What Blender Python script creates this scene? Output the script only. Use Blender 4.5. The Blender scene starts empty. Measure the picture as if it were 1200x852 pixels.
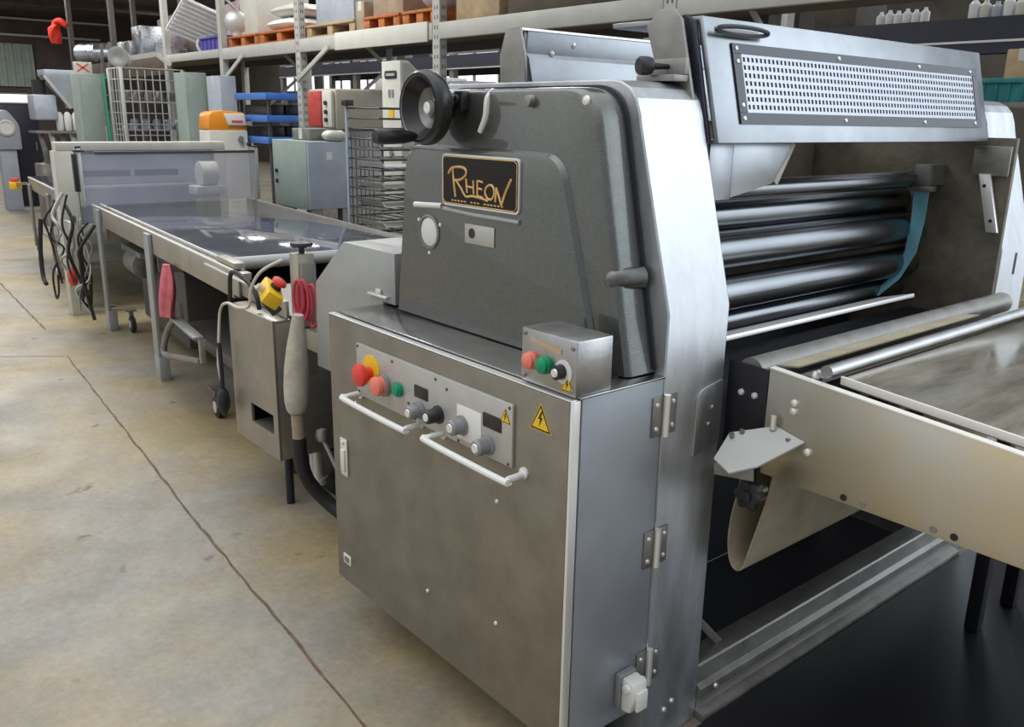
import bpy, bmesh, math, random
from mathutils import Vector, Matrix
random.seed(7)
S = bpy.context.scene
COL = S.collection
FL = -0.04            # floor height

# ------------------------------------------------------------------ camera
f_px, pitch, yaw, roll = 1020.657, .275243348, -.875002950, .0176964
cy, sy = math.cos(yaw), math.sin(yaw)
Wd = Vector((sy*math.cos(pitch), cy*math.cos(pitch), -math.sin(pitch)))
r_ = Vector((cy, -sy, 0)); u_ = r_.cross(Wd)
Rr = r_*math.cos(roll)+u_*math.sin(roll); Up = -r_*math.sin(roll)+u_*math.cos(roll)
cam = bpy.data.objects.new('camera', bpy.data.cameras.new('camera')); COL.objects.link(cam)
cam.data.sensor_width = 36; cam.data.lens = f_px/1200*36; cam.data.clip_start = .05; cam.data.clip_end = 300
m = Matrix((Rr, Up, -Wd)).transposed().to_4x4(); m.translation = Vector((1.28184, -1.24044, 1.6))
cam.matrix_world = m
S.camera = cam

# ------------------------------------------------------------------ materials
def mat(name, col, metal=0., rough=.5, noise=0., nscale=8, stretch=(1,1,1), bump=0., bscale=60, rvar=0., col2=None, emis=0, alpha=1, trans=0, coat=0, spec=.5):
    m = bpy.data.materials.new(name); m.use_nodes = True
    nt = m.node_tree; N = nt.nodes; L = nt.links
    b = N['Principled BSDF']
    b.inputs['Base Color'].default_value = (*col, 1)
    b.inputs['Metallic'].default_value = metal; b.inputs['Roughness'].default_value = rough
    b.inputs['Specular IOR Level'].default_value = spec
    if coat: b.inputs['Coat Weight'].default_value = coat
    if trans: b.inputs['Transmission Weight'].default_value = trans
    if alpha < 1: b.inputs['Alpha'].default_value = alpha
    if emis:
        b.inputs['Emission Color'].default_value = (*col, 1); b.inputs['Emission Strength'].default_value = emis
    if noise or bump or rvar:
        tc = N.new('ShaderNodeTexCoord'); mp = N.new('ShaderNodeMapping'); mp.inputs['Scale'].default_value = stretch
        L.new(tc.outputs['Object'], mp.inputs['Vector'])
    if noise or rvar:
        n = N.new('ShaderNodeTexNoise'); n.inputs['Scale'].default_value = nscale; n.inputs['Detail'].default_value = 6; n.inputs['Roughness'].default_value = .65
        L.new(mp.outputs[0], n.inputs['Vector'])
    if noise:
        c2 = col2 or tuple(c*(1-noise) for c in col)
        rp = N.new('ShaderNodeValToRGB'); rp.color_ramp.elements[0].position = .35; rp.color_ramp.elements[1].position = .68
        rp.color_ramp.elements[0].color = (*c2, 1); rp.color_ramp.elements[1].color = (*col, 1)
        L.new(n.outputs['Fac'], rp.inputs[0]); L.new(rp.outputs[0], b.inputs['Base Color'])
    if rvar:
        mr = N.new('ShaderNodeMapRange'); mr.inputs[3].default_value = rough-rvar; mr.inputs[4].default_value = rough+rvar
        mr.inputs[1].default_value = .3; mr.inputs[2].default_value = .7
        L.new(n.outputs['Fac'], mr.inputs[0]); L.new(mr.outputs[0], b.inputs['Roughness'])
    if bump:
        n2 = N.new('ShaderNodeTexNoise'); n2.inputs['Scale'].default_value = bscale; n2.inputs['Detail'].default_value = 3
        L.new(mp.outputs[0], n2.inputs['Vector'])
        bp = N.new('ShaderNodeBump'); bp.inputs['Strength'].default_value = bump; bp.inputs['Distance'].default_value = .002
        L.new(n2.outputs['Fac'], bp.inputs['Height']); L.new(bp.outputs[0], b.inputs['Normal'])
    return m
M = {}
M['steel'] = mat('brushed steel', (.56,.56,.56), 1, .34, noise=.25, nscale=7, rvar=.07, bump=.15, bscale=90, stretch=(1,1,1))
M['door'] = mat('door steel', (.32,.29,.24), .75, .5, noise=.22, nscale=9, rvar=.06, bump=.2, bscale=220)
M['side'] = mat('side steel', (.42,.45,.50), .6, .48, noise=.12, nscale=5, rvar=.04)
M['band'] = mat('band steel', (.64,.66,.69), .85, .38, noise=.26, nscale=6, rvar=.07, stretch=(2,2,.5), bump=.2, bscale=60)
M['bright'] = mat('bright steel', (.74,.77,.80), 1, .24, noise=.22, nscale=4, rvar=.08, bump=.1, bscale=30)
M['dull'] = mat('dull steel', (.36,.35,.33), .8, .5, noise=.3, nscale=12, rvar=.08)
M['edge'] = mat('polished edge', (.88,.87,.85), .55, .3)
M['top'] = mat('cabinet top steel', (.50,.50,.49), 1, .2, noise=.2, nscale=6, rvar=.06)
M['cover'] = mat('hammered grey paint', (.13,.135,.125), .7, .30, noise=.15, nscale=50, bump=.45, bscale=230, coat=1.0)
M['roller'] = mat('roller steel', (.25,.26,.28), 1, .24, noise=.3, nscale=5, rvar=.05, stretch=(1,.3,1))
M['innerplate'] = mat('grimy steel plate', (.22,.195,.15), .5, .5, noise=.5, nscale=6, bump=.5, bscale=50)
M['void'] = mat('black paint and shade', (.012,.012,.018), 0, .45)  # black parts; also stands in for shade in gaps and under machines
M['navy'] = mat('navy paint', (.02,.022,.045), 0, .5, noise=.3)
M['black'] = mat('black plastic', (.018,.018,.02), 0, .35)
M['rubber'] = mat('black rubber', (.02,.02,.02), 0, .6)
M['gasket'] = mat('dark gasket', (.03,.03,.05), 0, .3)
M['red'] = mat('red plastic', (.75,.06,.04), 0, .35)
M['salmon'] = mat('faded red plastic', (.85,.22,.16), 0, .4)
M['green'] = mat('green plastic', (.0,.28,.13), 0, .35)
M['yellow'] = mat('yellow plastic', (.85,.55,.02), 0, .4)
M['panel'] = mat('control panel aluminium', (.56,.55,.52), .5, .45, noise=.1, nscale=20)
M['white'] = mat('white plastic', (.78,.78,.76), 0, .4)
M['offwhite'] = mat('off white paint', (.66,.65,.58), 0, .45, noise=.12, nscale=6)
M['greyknob'] = mat('grey plastic', (.25,.26,.27), .2, .4)
M['gold'] = mat('gold ink', (.92,.58,.22), .1, .4, noise=.3, nscale=40)
M['plate'] = mat('dark nameplate', (.010,.006,.005), 0, .25, spec=.25)
M['belt'] = mat('conveyor bed', (.52,.48,.40), .55, .16, noise=.45, nscale=7, stretch=(3,.5,1), rvar=.07)
M['frame'] = mat('conveyor frame steel', (.62,.61,.57), .85, .38, noise=.28, nscale=3.2, rvar=.10, col2=(.68,.57,.36))
M['canvas'] = mat('canvas belt', (.50,.44,.32), 0, .8, noise=.3, nscale=7, bump=.4, bscale=120)
M['strap'] = mat('blue strap', (.22,.55,.66), 0, .5)
M['greysheet'] = mat('grey painted sheet', (.42,.43,.42), .35, .45, noise=.12, nscale=7)
M['box2'] = mat('beige grey steel', (.46,.43,.38), .8, .42, noise=.2, nscale=6)
M['tabletop'] = mat('table belt grey', (.24,.25,.30), .6, .07, noise=.2, nscale=3, rvar=.02)
M['tableside'] = mat('table side steel', (.50,.47,.41), .7, .4, noise=.2, nscale=5)
M['tape'] = mat('wrapped tape', (.60,.54,.46), 0, .6, noise=.3, nscale=14, bump=.5, bscale=40)
M['pink'] = mat('pink cloth', (.82,.19,.23), 0, .7, noise=.35, nscale=15)
M['redcable'] = mat('red cable', (.55,.05,.08), 0, .5)
M['cream'] = mat('cream cord', (.65,.58,.48), 0, .5)
M['rackgrey'] = mat('rack grey paint', (.50,.50,.46), .1, .5, noise=.15, nscale=5)
M['rackhole'] = mat('dark slot', (.08,.08,.08), 0, .6)
M['orange'] = mat('orange painted wood', (.62,.20,.05), 0, .7, noise=.5, nscale=9)
M['wood'] = mat('raw wood', (.52,.38,.22), 0, .7, noise=.3, nscale=9)
M['darkwood'] = mat('dark boards', (.11,.085,.06), 0, .7, noise=.4, nscale=6)
M['blue'] = mat('blue plastic', (.06,.19,.58), 0, .4, noise=.2)
M['purple'] = mat('purple plastic', (.08,.06,.35), 0, .4)
M['celadon'] = mat('grey green paint', (.34,.41,.37), .15, .45, noise=.18, nscale=4)
M['greenline'] = mat('green cord', (.05,.42,.25), 0, .5)
M['machorange'] = mat('orange paint', (.85,.30,.02), 0, .35)
M['machbeige'] = mat('beige paint', (.50,.47,.39), 0, .5, noise=.15, nscale=6)
M['redpaint'] = mat('red paint', (.55,.06,.04), 0, .45, noise=.4, nscale=20)
M['tarp'] = mat('mauve tarpaulin', (.50,.37,.40), 0, .7, noise=.2, nscale=3)
M['boxgrey'] = mat('bluish grey plastic', (.45,.50,.58), .1, .5, noise=.2, nscale=6)
M['ductmetal'] = mat('galvanised metal', (.58,.62,.68), .9, .3, noise=.35, nscale=6, rvar=.1)
M['grime'] = mat('grimy machine metal', (.30,.29,.27), .5, .5, noise=.5, nscale=9)
M['lightpaint'] = mat('light grey paint', (.48,.48,.45), 0, .45)
M['daylight'] = mat('daylit pane', (.86,.93,1.0), 0, .4, emis=1.6)
M['hood'] = mat('hood steel', (.42,.44,.47), .95, .33, noise=.35, nscale=3, rvar=.06, bump=.1, bscale=30)
M['lip'] = mat('bright folded lip', (.90,.87,.80), .15, .35)
M['darkpost_shade'] = mat('dark post paint and shade', (.09,.08,.075), .2, .5)  # dark posts; also stands in for shade under the belt table
M['teal'] = mat('teal plastic', (.03,.30,.32), 0, .5, noise=.4)
M['wire'] = mat('dark wire', (.10,.10,.10), .6, .4)
M['lightwire'] = mat('light wire', (.62,.62,.60), .7, .4)
M['cardboard'] = mat('cardboard', (.42,.33,.24), 0, .8, noise=.3)
# clear guard
M['clear'] = mat('clear guard sheet', (.62,.62,.72), 0, .12, noise=.15, nscale=3, alpha=.34)
M['wheelgloss'] = mat('handwheel plastic', (.022,.022,.024), .1, .28, bump=.1, bscale=80)

# ------------------------------------------------------------------ mesh builder
class MB:
    def __init__(s): s.v = []; s.f = []
    def add(s, vs, fs):
        k = len(s.v); s.v += [Vector(v) for v in vs]; s.f += [tuple(i+k for i in f) for f in fs]; return s
    def box(s, x0,x1,y0,y1,z0,z1):
        return s.add([(x0,y0,z0),(x1,y0,z0),(x1,y1,z0),(x0,y1,z0),(x0,y0,z1),(x1,y0,z1),(x1,y1,z1),(x0,y1,z1)],
              [(0,3,2,1),(4,5,6,7),(0,1,5,4),(1,2,6,5),(2,3,7,6),(3,0,4,7)])
    def prism(s, pts, axis, a0, a1):
        def P(p, a):
            return {'y': (p[0],a,p[1]), 'x': (a,p[0],p[1]), 'z': (p[0],p[1],a)}[axis]
        n = len(pts)
        return s.add([P(p,a0) for p in pts]+[P(p,a1) for p in pts],
              [tuple(range(n)), tuple(reversed(range(n,2*n)))]+[(i,i+n,(i+1)%n+n,(i+1)%n) for i in range(n)])
    def frame(s, d):
        d = d.normalized(); a = Vector((0,0,1)) if abs(d.z) < .9 else Vector((1,0,0))
        u = d.cross(a).normalized(); return u, d.cross(u).normalized()
    def lathe(s, p, d, prof, n=24, c0=True, c1=True):
        p = Vector(p); d = Vector(d).normalized(); u, w = s.frame(d)
        vs = []; fs = []
        for r, t in prof:
            for i in range(n):
                a = 2*math.pi*i/n; vs.append(p+d*t+(u*math.cos(a)+w*math.sin(a))*r)
        for k in range(len(prof)-1):
            for i in range(n):
                j = (i+1)%n; fs.append((k*n+i,k*n+j,(k+1)*n+j,(k+1)*n+i))
        if c0: fs.append(tuple(reversed(range(n))))
        if c1: fs.append(tuple(range((len(prof)-1)*n,len(prof)*n)))
        return s.add(vs, fs)
    def cyl(s, p0, p1, r, r1=None, n=20):
        p0 = Vector(p0); p1 = Vector(p1)
        return s.lathe(p0, p1-p0, [(r,0),(r if r1 is None else r1,(p1-p0).length)], n)
    def tube(s, pts, r, n=8, smooth=0, closed=False):
        P = [Vector(p) for p in pts]
        if smooth:
            Q = []
            for i in range(len(P)-1):
                a = P[max(i-1,0)]; b = P[i]; c = P[i+1]; d = P[min(i+2,len(P)-1)]
                for k in range(smooth):
                    t = k/smooth
                    Q.append(.5*((2*b)+(c-a)*t+(2*a-5*b+4*c-d)*t*t+(3*b-a-3*c+d)*t**3))
            Q.append(P[-1]); P = Q
        rr = r if isinstance(r,(list,tuple)) else None
        u = None; vs = []; fs = []; m = len(P)
        for i, p in enumerate(P):
            d = (P[min(i+1,m-1)]-P[max(i-1,0)]).normalized()
            if u is None: u, w = s.frame(d)
            else:
                u = (u-d*u.dot(d)).normalized(); w = d.cross(u)
            if rr is None: R = r
            else:
                q = i*(len(rr)-1)/(m-1); q0 = min(int(q),len(rr)-2); R = rr[q0]+(rr[q0+1]-rr[q0])*(q-q0)
            for k in range(n):
                a = 2*math.pi*k/n; vs.append(p+(u*math.cos(a)+w*math.sin(a))*R)
        for i in range(m-1):
            for k in range(n):
                j = (k+1)%n; fs.append((i*n+k,i*n+j,(i+1)*n+j,(i+1)*n+k))
        fs.append(tuple(reversed(range(n)))); fs.append(tuple(range((m-1)*n,m*n)))
        return s.add(vs, fs)
    def loft(s, rings, cap0=False, cap1=True):
        n = len(rings[0]); vs = [v for r in rings for v in r]; fs = []
        for k in range(len(rings)-1):
            for i in range(n):
                j = (i+1)%n; fs.append((k*n+i,k*n+j,(k+1)*n+j,(k+1)*n+i))
        if cap0: fs.append(tuple(reversed(range(n))))
        if cap1: fs.append(tuple(range((len(rings)-1)*n,len(rings)*n)))
        return s.add(vs, fs)
    def bar(s, p0, p1, w, h):      # square bar, w sideways, h upright-ish
        p0 = Vector(p0); p1 = Vector(p1); d = (p1-p0).normalized()
        up = Vector((0,0,1)) if abs(d.z) < .95 else Vector((0,1,0))
        a = d.cross(up).normalized()*w/2; b = a.cross(d).normalized()*h/2
        return s.add([p0-a-b,p0+a-b,p0+a+b,p0-a+b,p1-a-b,p1+a-b,p1+a+b,p1-a+b],
              [(0,3,2,1),(4,5,6,7),(0,1,5,4),(1,2,6,5),(2,3,7,6),(3,0,4,7)])

ROOT = {}
def build(name, mb, mt, parent=None, bevel=0., local=False, seg=2, angle=35, label=None):
    me = bpy.data.meshes.new(name)
    vs = mb.v
    if parent is not None and not local:
        im = ROOT[parent.name].inverted(); vs = [im @ v for v in vs]
    me.from_pydata([tuple(v) for v in vs], [], mb.f)
    bm = bmesh.new(); bm.from_mesh(me); bmesh.ops.recalc_face_normals(bm, faces=bm.faces)
    if bevel:
        es = [e for e in bm.edges if len(e.link_faces) == 2 and e.calc_face_angle(0) > .5]
        bmesh.ops.bevel(bm, geom=es, offset=bevel, segments=seg, profile=.5, affect='EDGES', clamp_overlap=True)
    bm.to_mesh(me); bm.free()
    me.shade_smooth(); me.set_sharp_from_angle(angle=math.radians(angle))
    me.materials.append(M[mt] if isinstance(mt, str) else mt)
    o = bpy.data.objects.new(name, me); COL.objects.link(o)
    if parent is not None:
        o.parent = parent; ROOT[o.name] = ROOT[parent.name]
    else: ROOT[o.name] = Matrix.Identity(4)
    if label: o['label'] = label
    return o
def each(name, pts, fn, mt, parent, **k):
    for p in pts: build(name, fn(*p), mt, parent, **k)
def thing(name, label, cat, loc=(0,0,0), rz=0, group=None):
    o = bpy.data.objects.new(name, None); COL.objects.link(o); o.empty_display_size = .1
    o.location = loc; o.rotation_euler = (0,0,rz); o['label'] = label; o['category'] = cat
    if group: o['group'] = group
    ROOT[o.name] = Matrix.Translation(loc) @ Matrix.Rotation(rz,4,'Z')
    return o
def tag(o, label, cat, group=None):
    o['label'] = label; o['category'] = cat
    if group: o['group'] = group
    return o
def struct(name, mb, mt, bevel=0):
    o = build(name, mb, mt, None, bevel); o['kind'] = 'structure'; return o
def copy_tree(o, parent=None):
    c = o.copy(); COL.objects.link(c)
    if parent is not None: c.parent = parent
    for ch in list(o.children): copy_tree(ch, c)
    return c
def arc(cx, cz, r, a0, a1, n):
    return [(cx+r*math.cos(math.radians(a0+(a1-a0)*i/n)), cz+r*math.sin(math.radians(a0+(a1-a0)*i/n))) for i in range(n+1)]
def rounded(pts, rads, n=6):
    """polygon corners rounded by the given tangent lengths"""
    out = []; k = len(pts)
    for i, p in enumerate(pts):
        r = rads[i]; p = Vector(p)
        if r <= 0:
            out += [tuple(p)]*(n+1); continue
        a = (Vector(pts[i-1])-p).normalized()*r+p; b = (Vector(pts[(i+1)%k])-p).normalized()*r+p
        for j in range(n+1):
            t = j/n; out.append(tuple(a*(1-t)**2+p*2*t*(1-t)+b*t*t))
    return out
def clean(pts):
    o = []
    for p in pts:
        if not o or (Vector(p)-Vector(o[-1])).length > 1e-5: o.append(p)
    return o
def warn_tri(mbY, mbB, cx, cz, y, h, axis='y'):
    """yellow warning triangle facing -Y: black border, yellow field, bolt"""
    w = h*1.1
    mbB.prism([(cx-w/2,cz-h/2),(cx+w/2,cz-h/2),(cx,cz+h/2)], 'y', y-.0012, y)
    s = .82
    mbY.prism([(cx-w/2*1.08,cz-h/2*1.06),(cx+w/2*1.08,cz-h/2*1.06),(cx,cz+h/2*1.12)], 'y', y-.0008, y)
    mbY.prism([(cx-w/2*s,cz-h/2*.86),(cx+w/2*s,cz-h/2*.86),(cx,cz+h/2*.72)], 'y', y-.0018, y-.0010)
    b = h*.62
    mbB.prism([(cx+.05*b,cz+b*.38),(cx-.20*b,cz-.10*b),(cx-.02*b,cz-.10*b),(cx-.10*b,cz-.58*b),(cx+.20*b,cz+.02*b),(cx+.03*b,cz+.02*b),(cx+.17*b,cz+.38*b)], 'y', y-.0024, y-.0016)
# ================================================================== THE LAMINATOR
lam = thing('dough_laminator', 'stainless steel dough laminator with grey hood, handwheel and roller stack on the concrete floor', 'machine', (-.5, 1.2, FL))
B = lambda name, mb, mt, bevel=0, parent=None, **k: build(name, mb, mt, parent or lam, bevel, **k)

# ---- control cabinet
cab = B('cabinet', MB().box(-1.08,0,.032,.298,.115,1.013), 'side', .003)
B('cabinet_top', MB().box(-1.083,.004,.026,.300,1.0135,1.019), 'top', .002, parent=cab)
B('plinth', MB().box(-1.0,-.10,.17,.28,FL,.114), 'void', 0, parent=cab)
door = B('door', MB().box(-1.09,-.006,0,.018,.118,1.010), 'door', .004, label='brown grey steel cabinet door')
B('door_edge', MB().box(-.0055,.003,.001,.024,.118,1.012).box(-1.09,-.004,.001,.022,1.0105,1.0135), 'edge', .001, parent=door)
B('door_seal', MB().box(-1.07,-.008,.0185,.031,.13,.995), 'gasket', 0, parent=door)
def handle(x0, x1, z):
    zz = z
    pts = [(x0,0,zz+.006),(x0,-.05,zz+.004),(x0+.012,-.062,zz),(x1-.012,-.062,zz-.004),(x1,-.05,zz-.002),(x1,.0,zz)]
    P = []
    for i,p in enumerate(pts): P.append(p)
    mb = MB().tube(P, .0085, 10, smooth=4)
    for x in (x0,x1): mb.cyl((x,0,zz+.003),(x,-.006,zz+.003),.014)
    B('door_handle', mb, 'white', 0, parent=door, label='pale painted bar handle')
handle(-.900,-.580,.797); handle(-.475,-.150,.797)
B('hasp', MB().box(-1.035,-.995,-.006,0,.50,.625).box(-1.027,-1.003,-.012,-.006,.515,.59).cyl((-1.015,-.006,.612),(-1.015,-.012,.612),.007), 'edge', .002, parent=door)
B('door_plate', MB().box(-1.045,-1.0,-.003,0,.185,.218), 'white', .001, parent=door)
B('door_plate_field', MB().box(-1.037,-1.008,-.0045,-.003,.192,.211), 'dull', 0, parent=door)
each('door_rivet', ((-.938,.762),(-.252,.690),(-.56,.30),(-.25,.35)), lambda x,z: MB().lathe((x,0,z),(0,-1,0),[(.006,0),(.005,.003),(.0,.004)],10), 'edge', door)

# ---- control panel with its buttons
cp = B('control_panel', MB().box(-.908,-.188,-.009,-.0002,.800,.958), 'panel', .002, label='pale aluminium control panel')
def C(name, mb, mt, **k): return B(name, mb, mt, k.pop('bevel',0), parent=cp, **k)
C('yellow_ring', MB().lathe((-.823,-.009,.892),(0,-1,0),[(.047,0),(.047,.003),(.044,.004),(.0,.004)],30), 'yellow')
C('stop_button', MB().lathe((-.826,-.013,.884),(0,-1,0),[(.020,0),(.020,.020),(.030,.022),(.034,.030),(.033,.040),(.024,.046),(0,.048)],26), 'red')
C('stop_button', MB().lathe((-.750,-.009,.868),(0,-1,0),[(.030,0),(.030,.012),(.024,.014),(.024,.022),(.028,.026),(.027,.036),(.018,.041),(0,.042)],26), 'salmon')
C('button_collar', MB().lathe((-.750,-.0091,.868),(0,-1,0),[(.033,0),(.033,.011),(.028,.013),(0,.013)],26), 'greyknob')
C('start_button', MB().lathe((-.676,-.009,.873),(0,-1,0),[(.021,0),(.021,.010),(.017,.011),(.016,.017),(0,.019)],22), 'green')
for x,z,w,h in ((-.567,.891,.062,.034),(-.262,.895,.070,.036)):
    d = C('digital_display', MB().box(x-w/2,x+w/2,-.012,-.009,z-h/2,z+h/2), 'black', bevel=.001)
def knob(x,z,mt,r=.0205):
    mb = MB().lathe((x,-.009,z),(0,-1,0),[(r*1.2,0),(r*1.2,.005),(r*.95,.007),(r*.92,.036),(r*.75,.041),(0,.041)],22)
    C('dial_knob', mb, mt)
    C('knob_cap', MB().lathe((x,-.0501,z),(0,-1,0),[(r*.55,0),(r*.5,.002),(0,.002)],18), 'edge' if mt!='black' else 'white')
knob(-.573,.840,'greyknob'); knob(-.487,.852,'black'); 
C('dial_plate', MB().box(-.405,-.305,-.0105,-.009,.815,.905), 'white', bevel=.001)
knob(-.382,.853,'greyknob',.022); knob(-.278,.832,'greyknob',.022)
pts = []
for x,z in ((-.898,.950),(-.71,.945),(-.50,.945),(-.60,.85),(-.45,.93),(-.198,.948),(-.898,.812),(-.6,.808),(-.40,.806),(-.2,.807),(-.63,.845)):
    pts.append((x,z))
each('panel_screw', pts, lambda x,z: MB().lathe((x,-.009,z),(0,-1,0),[(.0045,0),(.004,.002),(0,.003)],8), 'rackhole', cp)
mY, mB = MB(), MB(); warn_tri(mY, mB, -.212,.925,-.0092,.034)
C('warning_triangle', mY, 'yellow'); C('warning_bolt', mB, 'black')
mY, mB = MB(), MB(); warn_tri(mY, mB, -.098,.951,-.0002,.062)
B('warning_triangle', mY, 'yellow', 0, parent=door); B('warning_bolt', mB, 'black', 0, parent=door)

# ---- pendant box on the cabinet top
pb = B('switch_box', MB().box(-.182,0,.010,.120,1.0195,1.145), 'steel', .004, label='small stainless steel switch box')
def D(name, mb, mt, **k): return B(name, mb, mt, k.pop('bevel',0), parent=pb, **k)
for x,mt in ((-.145,'salmon'),(-.098,'green')):
    D('push_button', MB().lathe((x,.010,1.073),(0,-1,0),[(.021,0),(.021,.008),(.018,.009),(.018,.017),(.014,.020),(0,.021)],22), mt)
D('selector_plate', MB().lathe((-.040,.010,1.070),(0,-1,0),[(.027,0),(.027,.002),(0,.002)],24), 'white')
D('selector_switch', MB().lathe((-.045,.008,1.070),(0,-1,0),[(.017,0),(.016,.018),(0,.020)],20), 'black')
D('selector_cap', MB().lathe((-.045,-.0121,1.070),(0,-1,0),[(.010,0),(.009,.003),(0,.003)],16), 'edge')
D('sticker', MB().add([(-.150,.0085,1.128),(-.048,.0085,1.118),(-.048,.0085,1.106),(-.150,.0085,1.116),(-.150,.0097,1.128),(-.048,.0097,1.118),(-.048,.0097,1.106),(-.150,.0097,1.116)],[(0,1,2,3),(4,7,6,5),(0,4,5,1),(1,5,6,2),(2,6,7,3),(3,7,4,0)]), mat('faded yellow sticker',(.62,.36,.14),0,.6,noise=.6,nscale=60,col2=(.45,.42,.36)))
each('box_screw', ((-.172,1.133),(-.012,1.128),(-.172,1.032),(-.012,1.032)), lambda x,z: MB().lathe((x,.010,z),(0,-1,0),[(.006,0),(.005,.003),(0,.004)],10), 'dull', pb)
mY, mB = MB(), MB(); warn_tri(mY, mB, -.026,1.047,.0097,.036)
D('warning_triangle', mY, 'yellow'); D('warning_bolt', mB, 'black')

# ---- grey hammered cover
def outline(bl, tl, tr, br, r, y, n=7, ml=None):
    P = rounded([bl, tl, tr, br], [0, r, r*1.15, 0], n)
    return [Vector((p[0], y, p[1])) for p in P]
def inset(d, y, z=1.0225): return outline((-1.012+d,z), (-.858+d,1.672-d), (-.178-d,1.672-d), (-.032-d,z), .075, y)
r = [inset(0,.2995), inset(.001,.226), inset(.004,.215), inset(.010,.208), inset(.020,.205)]
def innerring(y, g=0): return outline((-1.004+.03,1.0225), (-.945+.03,1.525-g), (-.262-g,1.520-g), (-.112-g,1.0225), .06, y)
r += [innerring(.199), innerring(.186,.006), innerring(.182,.016)]
cov = B('cover', MB().loft(r, True, True), 'cover', label='dark grey hammered paint cover', angle=28)
def E_(name, mb, mt, **k): return B(name, mb, mt, k.pop('bevel',0), parent=cov, **k)
g = MB().loft([[Vector((v.x*1.0+(0.006 if v.x>-.5 else -.006),y,v.z+.006)) for v in inset(0,.3)] for y in (.2935,.2995)], True, True)
E_('gasket', g, 'gasket')
E_('base_seal', MB().box(-1.0,-.06,.19,.295,1.0192,1.0224), 'void')
# latch recess on the corner
E_('latch_recess', MB().tube([(-.118,.205,1.243),(-.108,.215,1.243),(-.098,.24,1.243),(-.082,.292,1.243)],[.010,.025,.028,.028],16,smooth=5), 'cover')
E_('latch_slot', MB().tube([(-.082,.25,1.248),(-.072,.292,1.248)],.014,12), 'void')
# nameplate
npl = B('nameplate', MB().prism(clean(rounded([(-.728,1.365),(-.728,1.503),(-.398,1.503),(-.398,1.365)],[.016]*4,5)), 'y', .1755, .1818), 'edge', 0, label='black nameplate with gold lettering')
B('nameplate_field', MB().prism(clean(rounded([(-.723,1.370),(-.723,1.498),(-.403,1.498),(-.403,1.370)],[.014]*4,5)), 'y', .1735, .1755), 'plate', 0, parent=npl)
B('nameplate_rim', MB().tube([(-.721,.1740,1.383),(-.721,.1740,1.488),(-.710,.1740,1.496),(-.416,.1740,1.496),(-.405,.1740,1.488),(-.405,.1740,1.381),(-.415,.1740,1.372),(-.710,.1740,1.372),(-.721,.1740,1.383)],.0016,6), 'gold', 0, parent=npl)
def nx(u): return -.722+u*.318          # u 0..1 across the plate
def nz(v): return 1.499-v*.126          # v 0..1 down the plate
mb = MB()
def stroke(pts, r=.0042, sm=5): mb.tube([(nx(u),.1732,nz(.03+v*.97)) for u,v in pts], r*.78, 6, smooth=sm)
stroke([(.09,.36),(.14,.24),(.26,.20),(.335,.25),(.33,.38),(.25,.48),(.17,.50)],.0050)     # R bowl
stroke([(.15,.22),(.165,.5),(.19,.86)],.0052)                                              # R stem
stroke([(.20,.50),(.27,.66),(.335,.82),(.42,.80),(.55,.82),(.64,.86)],.0042)              # R leg running under
stroke([(.340,.44),(.355,.74)],.0044); stroke([(.44,.46),(.445,.76)],.0044); stroke([(.345,.60),(.445,.62)],.0036)   # H
stroke([(.495,.46),(.495,.78)],.0044); stroke([(.495,.46),(.57,.48)],.0036); stroke([(.495,.62),(.56,.63)],.0036); stroke([(.495,.78),(.575,.80)],.0036)  # E
stroke([(.66,.52),(.615,.58),(.60,.70),(.63,.80),(.68,.82),(.715,.72),(.715,.60),(.69,.53),(.66,.52)],.0042)          # O
stroke([(.735,.86),(.745,.58)],.0044); stroke([(.745,.56),(.785,.76),(.815,.92)],.0046); stroke([(.815,.92),(.86,.66),(.935,.36)],.0052); stroke([(.935,.36),(.90,.44)],.003)  # N with its long tail
for k in range(16):
    if k in (5,9): continue
    mb.box(nx(.13+k*.045), nx(.13+k*.045+.028), .1726, .1735, nz(.955), nz(.925))
B('lettering', mb, 'gold', 0, parent=npl)
# small things on the front of the cover
E_('label_plate', MB().box(-.628,-.500,.1785,.1819,1.270,1.322), 'panel', bevel=.001)
E_('label_mark', MB().lathe((-.596,.1785,1.298),(0,-1,0),[(.014,0),(.014,.0008),(0,.0008)],16), 'black')
E_('slot_bar', MB().tube([(-.872,.181,1.352),(-.735,.181,1.359)],.0085,10), 'edge')
E_('ledge_bar', MB().tube([(-.728,.181,1.353),(-.60,.179,1.348),(-.400,.181,1.346)],.0065,10), 'greysheet')
E_('sight_glass', MB().lathe((-.802,.1822,1.280),(0,-1,0),[(.050,0),(.050,.004),(.044,.006),(.044,.003),(0,.003)],28), 'greyknob')
E_('sight_glass_lens', MB().lathe((-.800,.179,1.280),(0,-1,0),[(.040,0),(.038,.001),(0,.0015)],28), 'white')
each('sight_glass_screw', [(25,),(150,),(270,)], lambda a: MB().lathe((-.802+.060*math.cos(math.radians(a)),.182,1.280+.060*math.sin(math.radians(a))),(0,-1,0),[(.006,0),(.005,.003),(0,.004)],10), 'edge', cov)
E_('tape_strip', MB().tube([(-.566,.225,1.666),(-.566,.206,1.645),(-.570,.203,1.60),(-.592,.2035,1.562)],.009,8,smooth=4), 'white')
E_('lug', MB().lathe((-.392,.205,1.640),(0,-1,0),[(.015,0),(.013,.016),(0,.018)],14), 'dull')
E_('corner_rivet', MB().lathe((-.205,.208,1.640),(0,-1,0),[(.012,0),(.010,.004),(0,.006)],14), 'edge')

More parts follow.
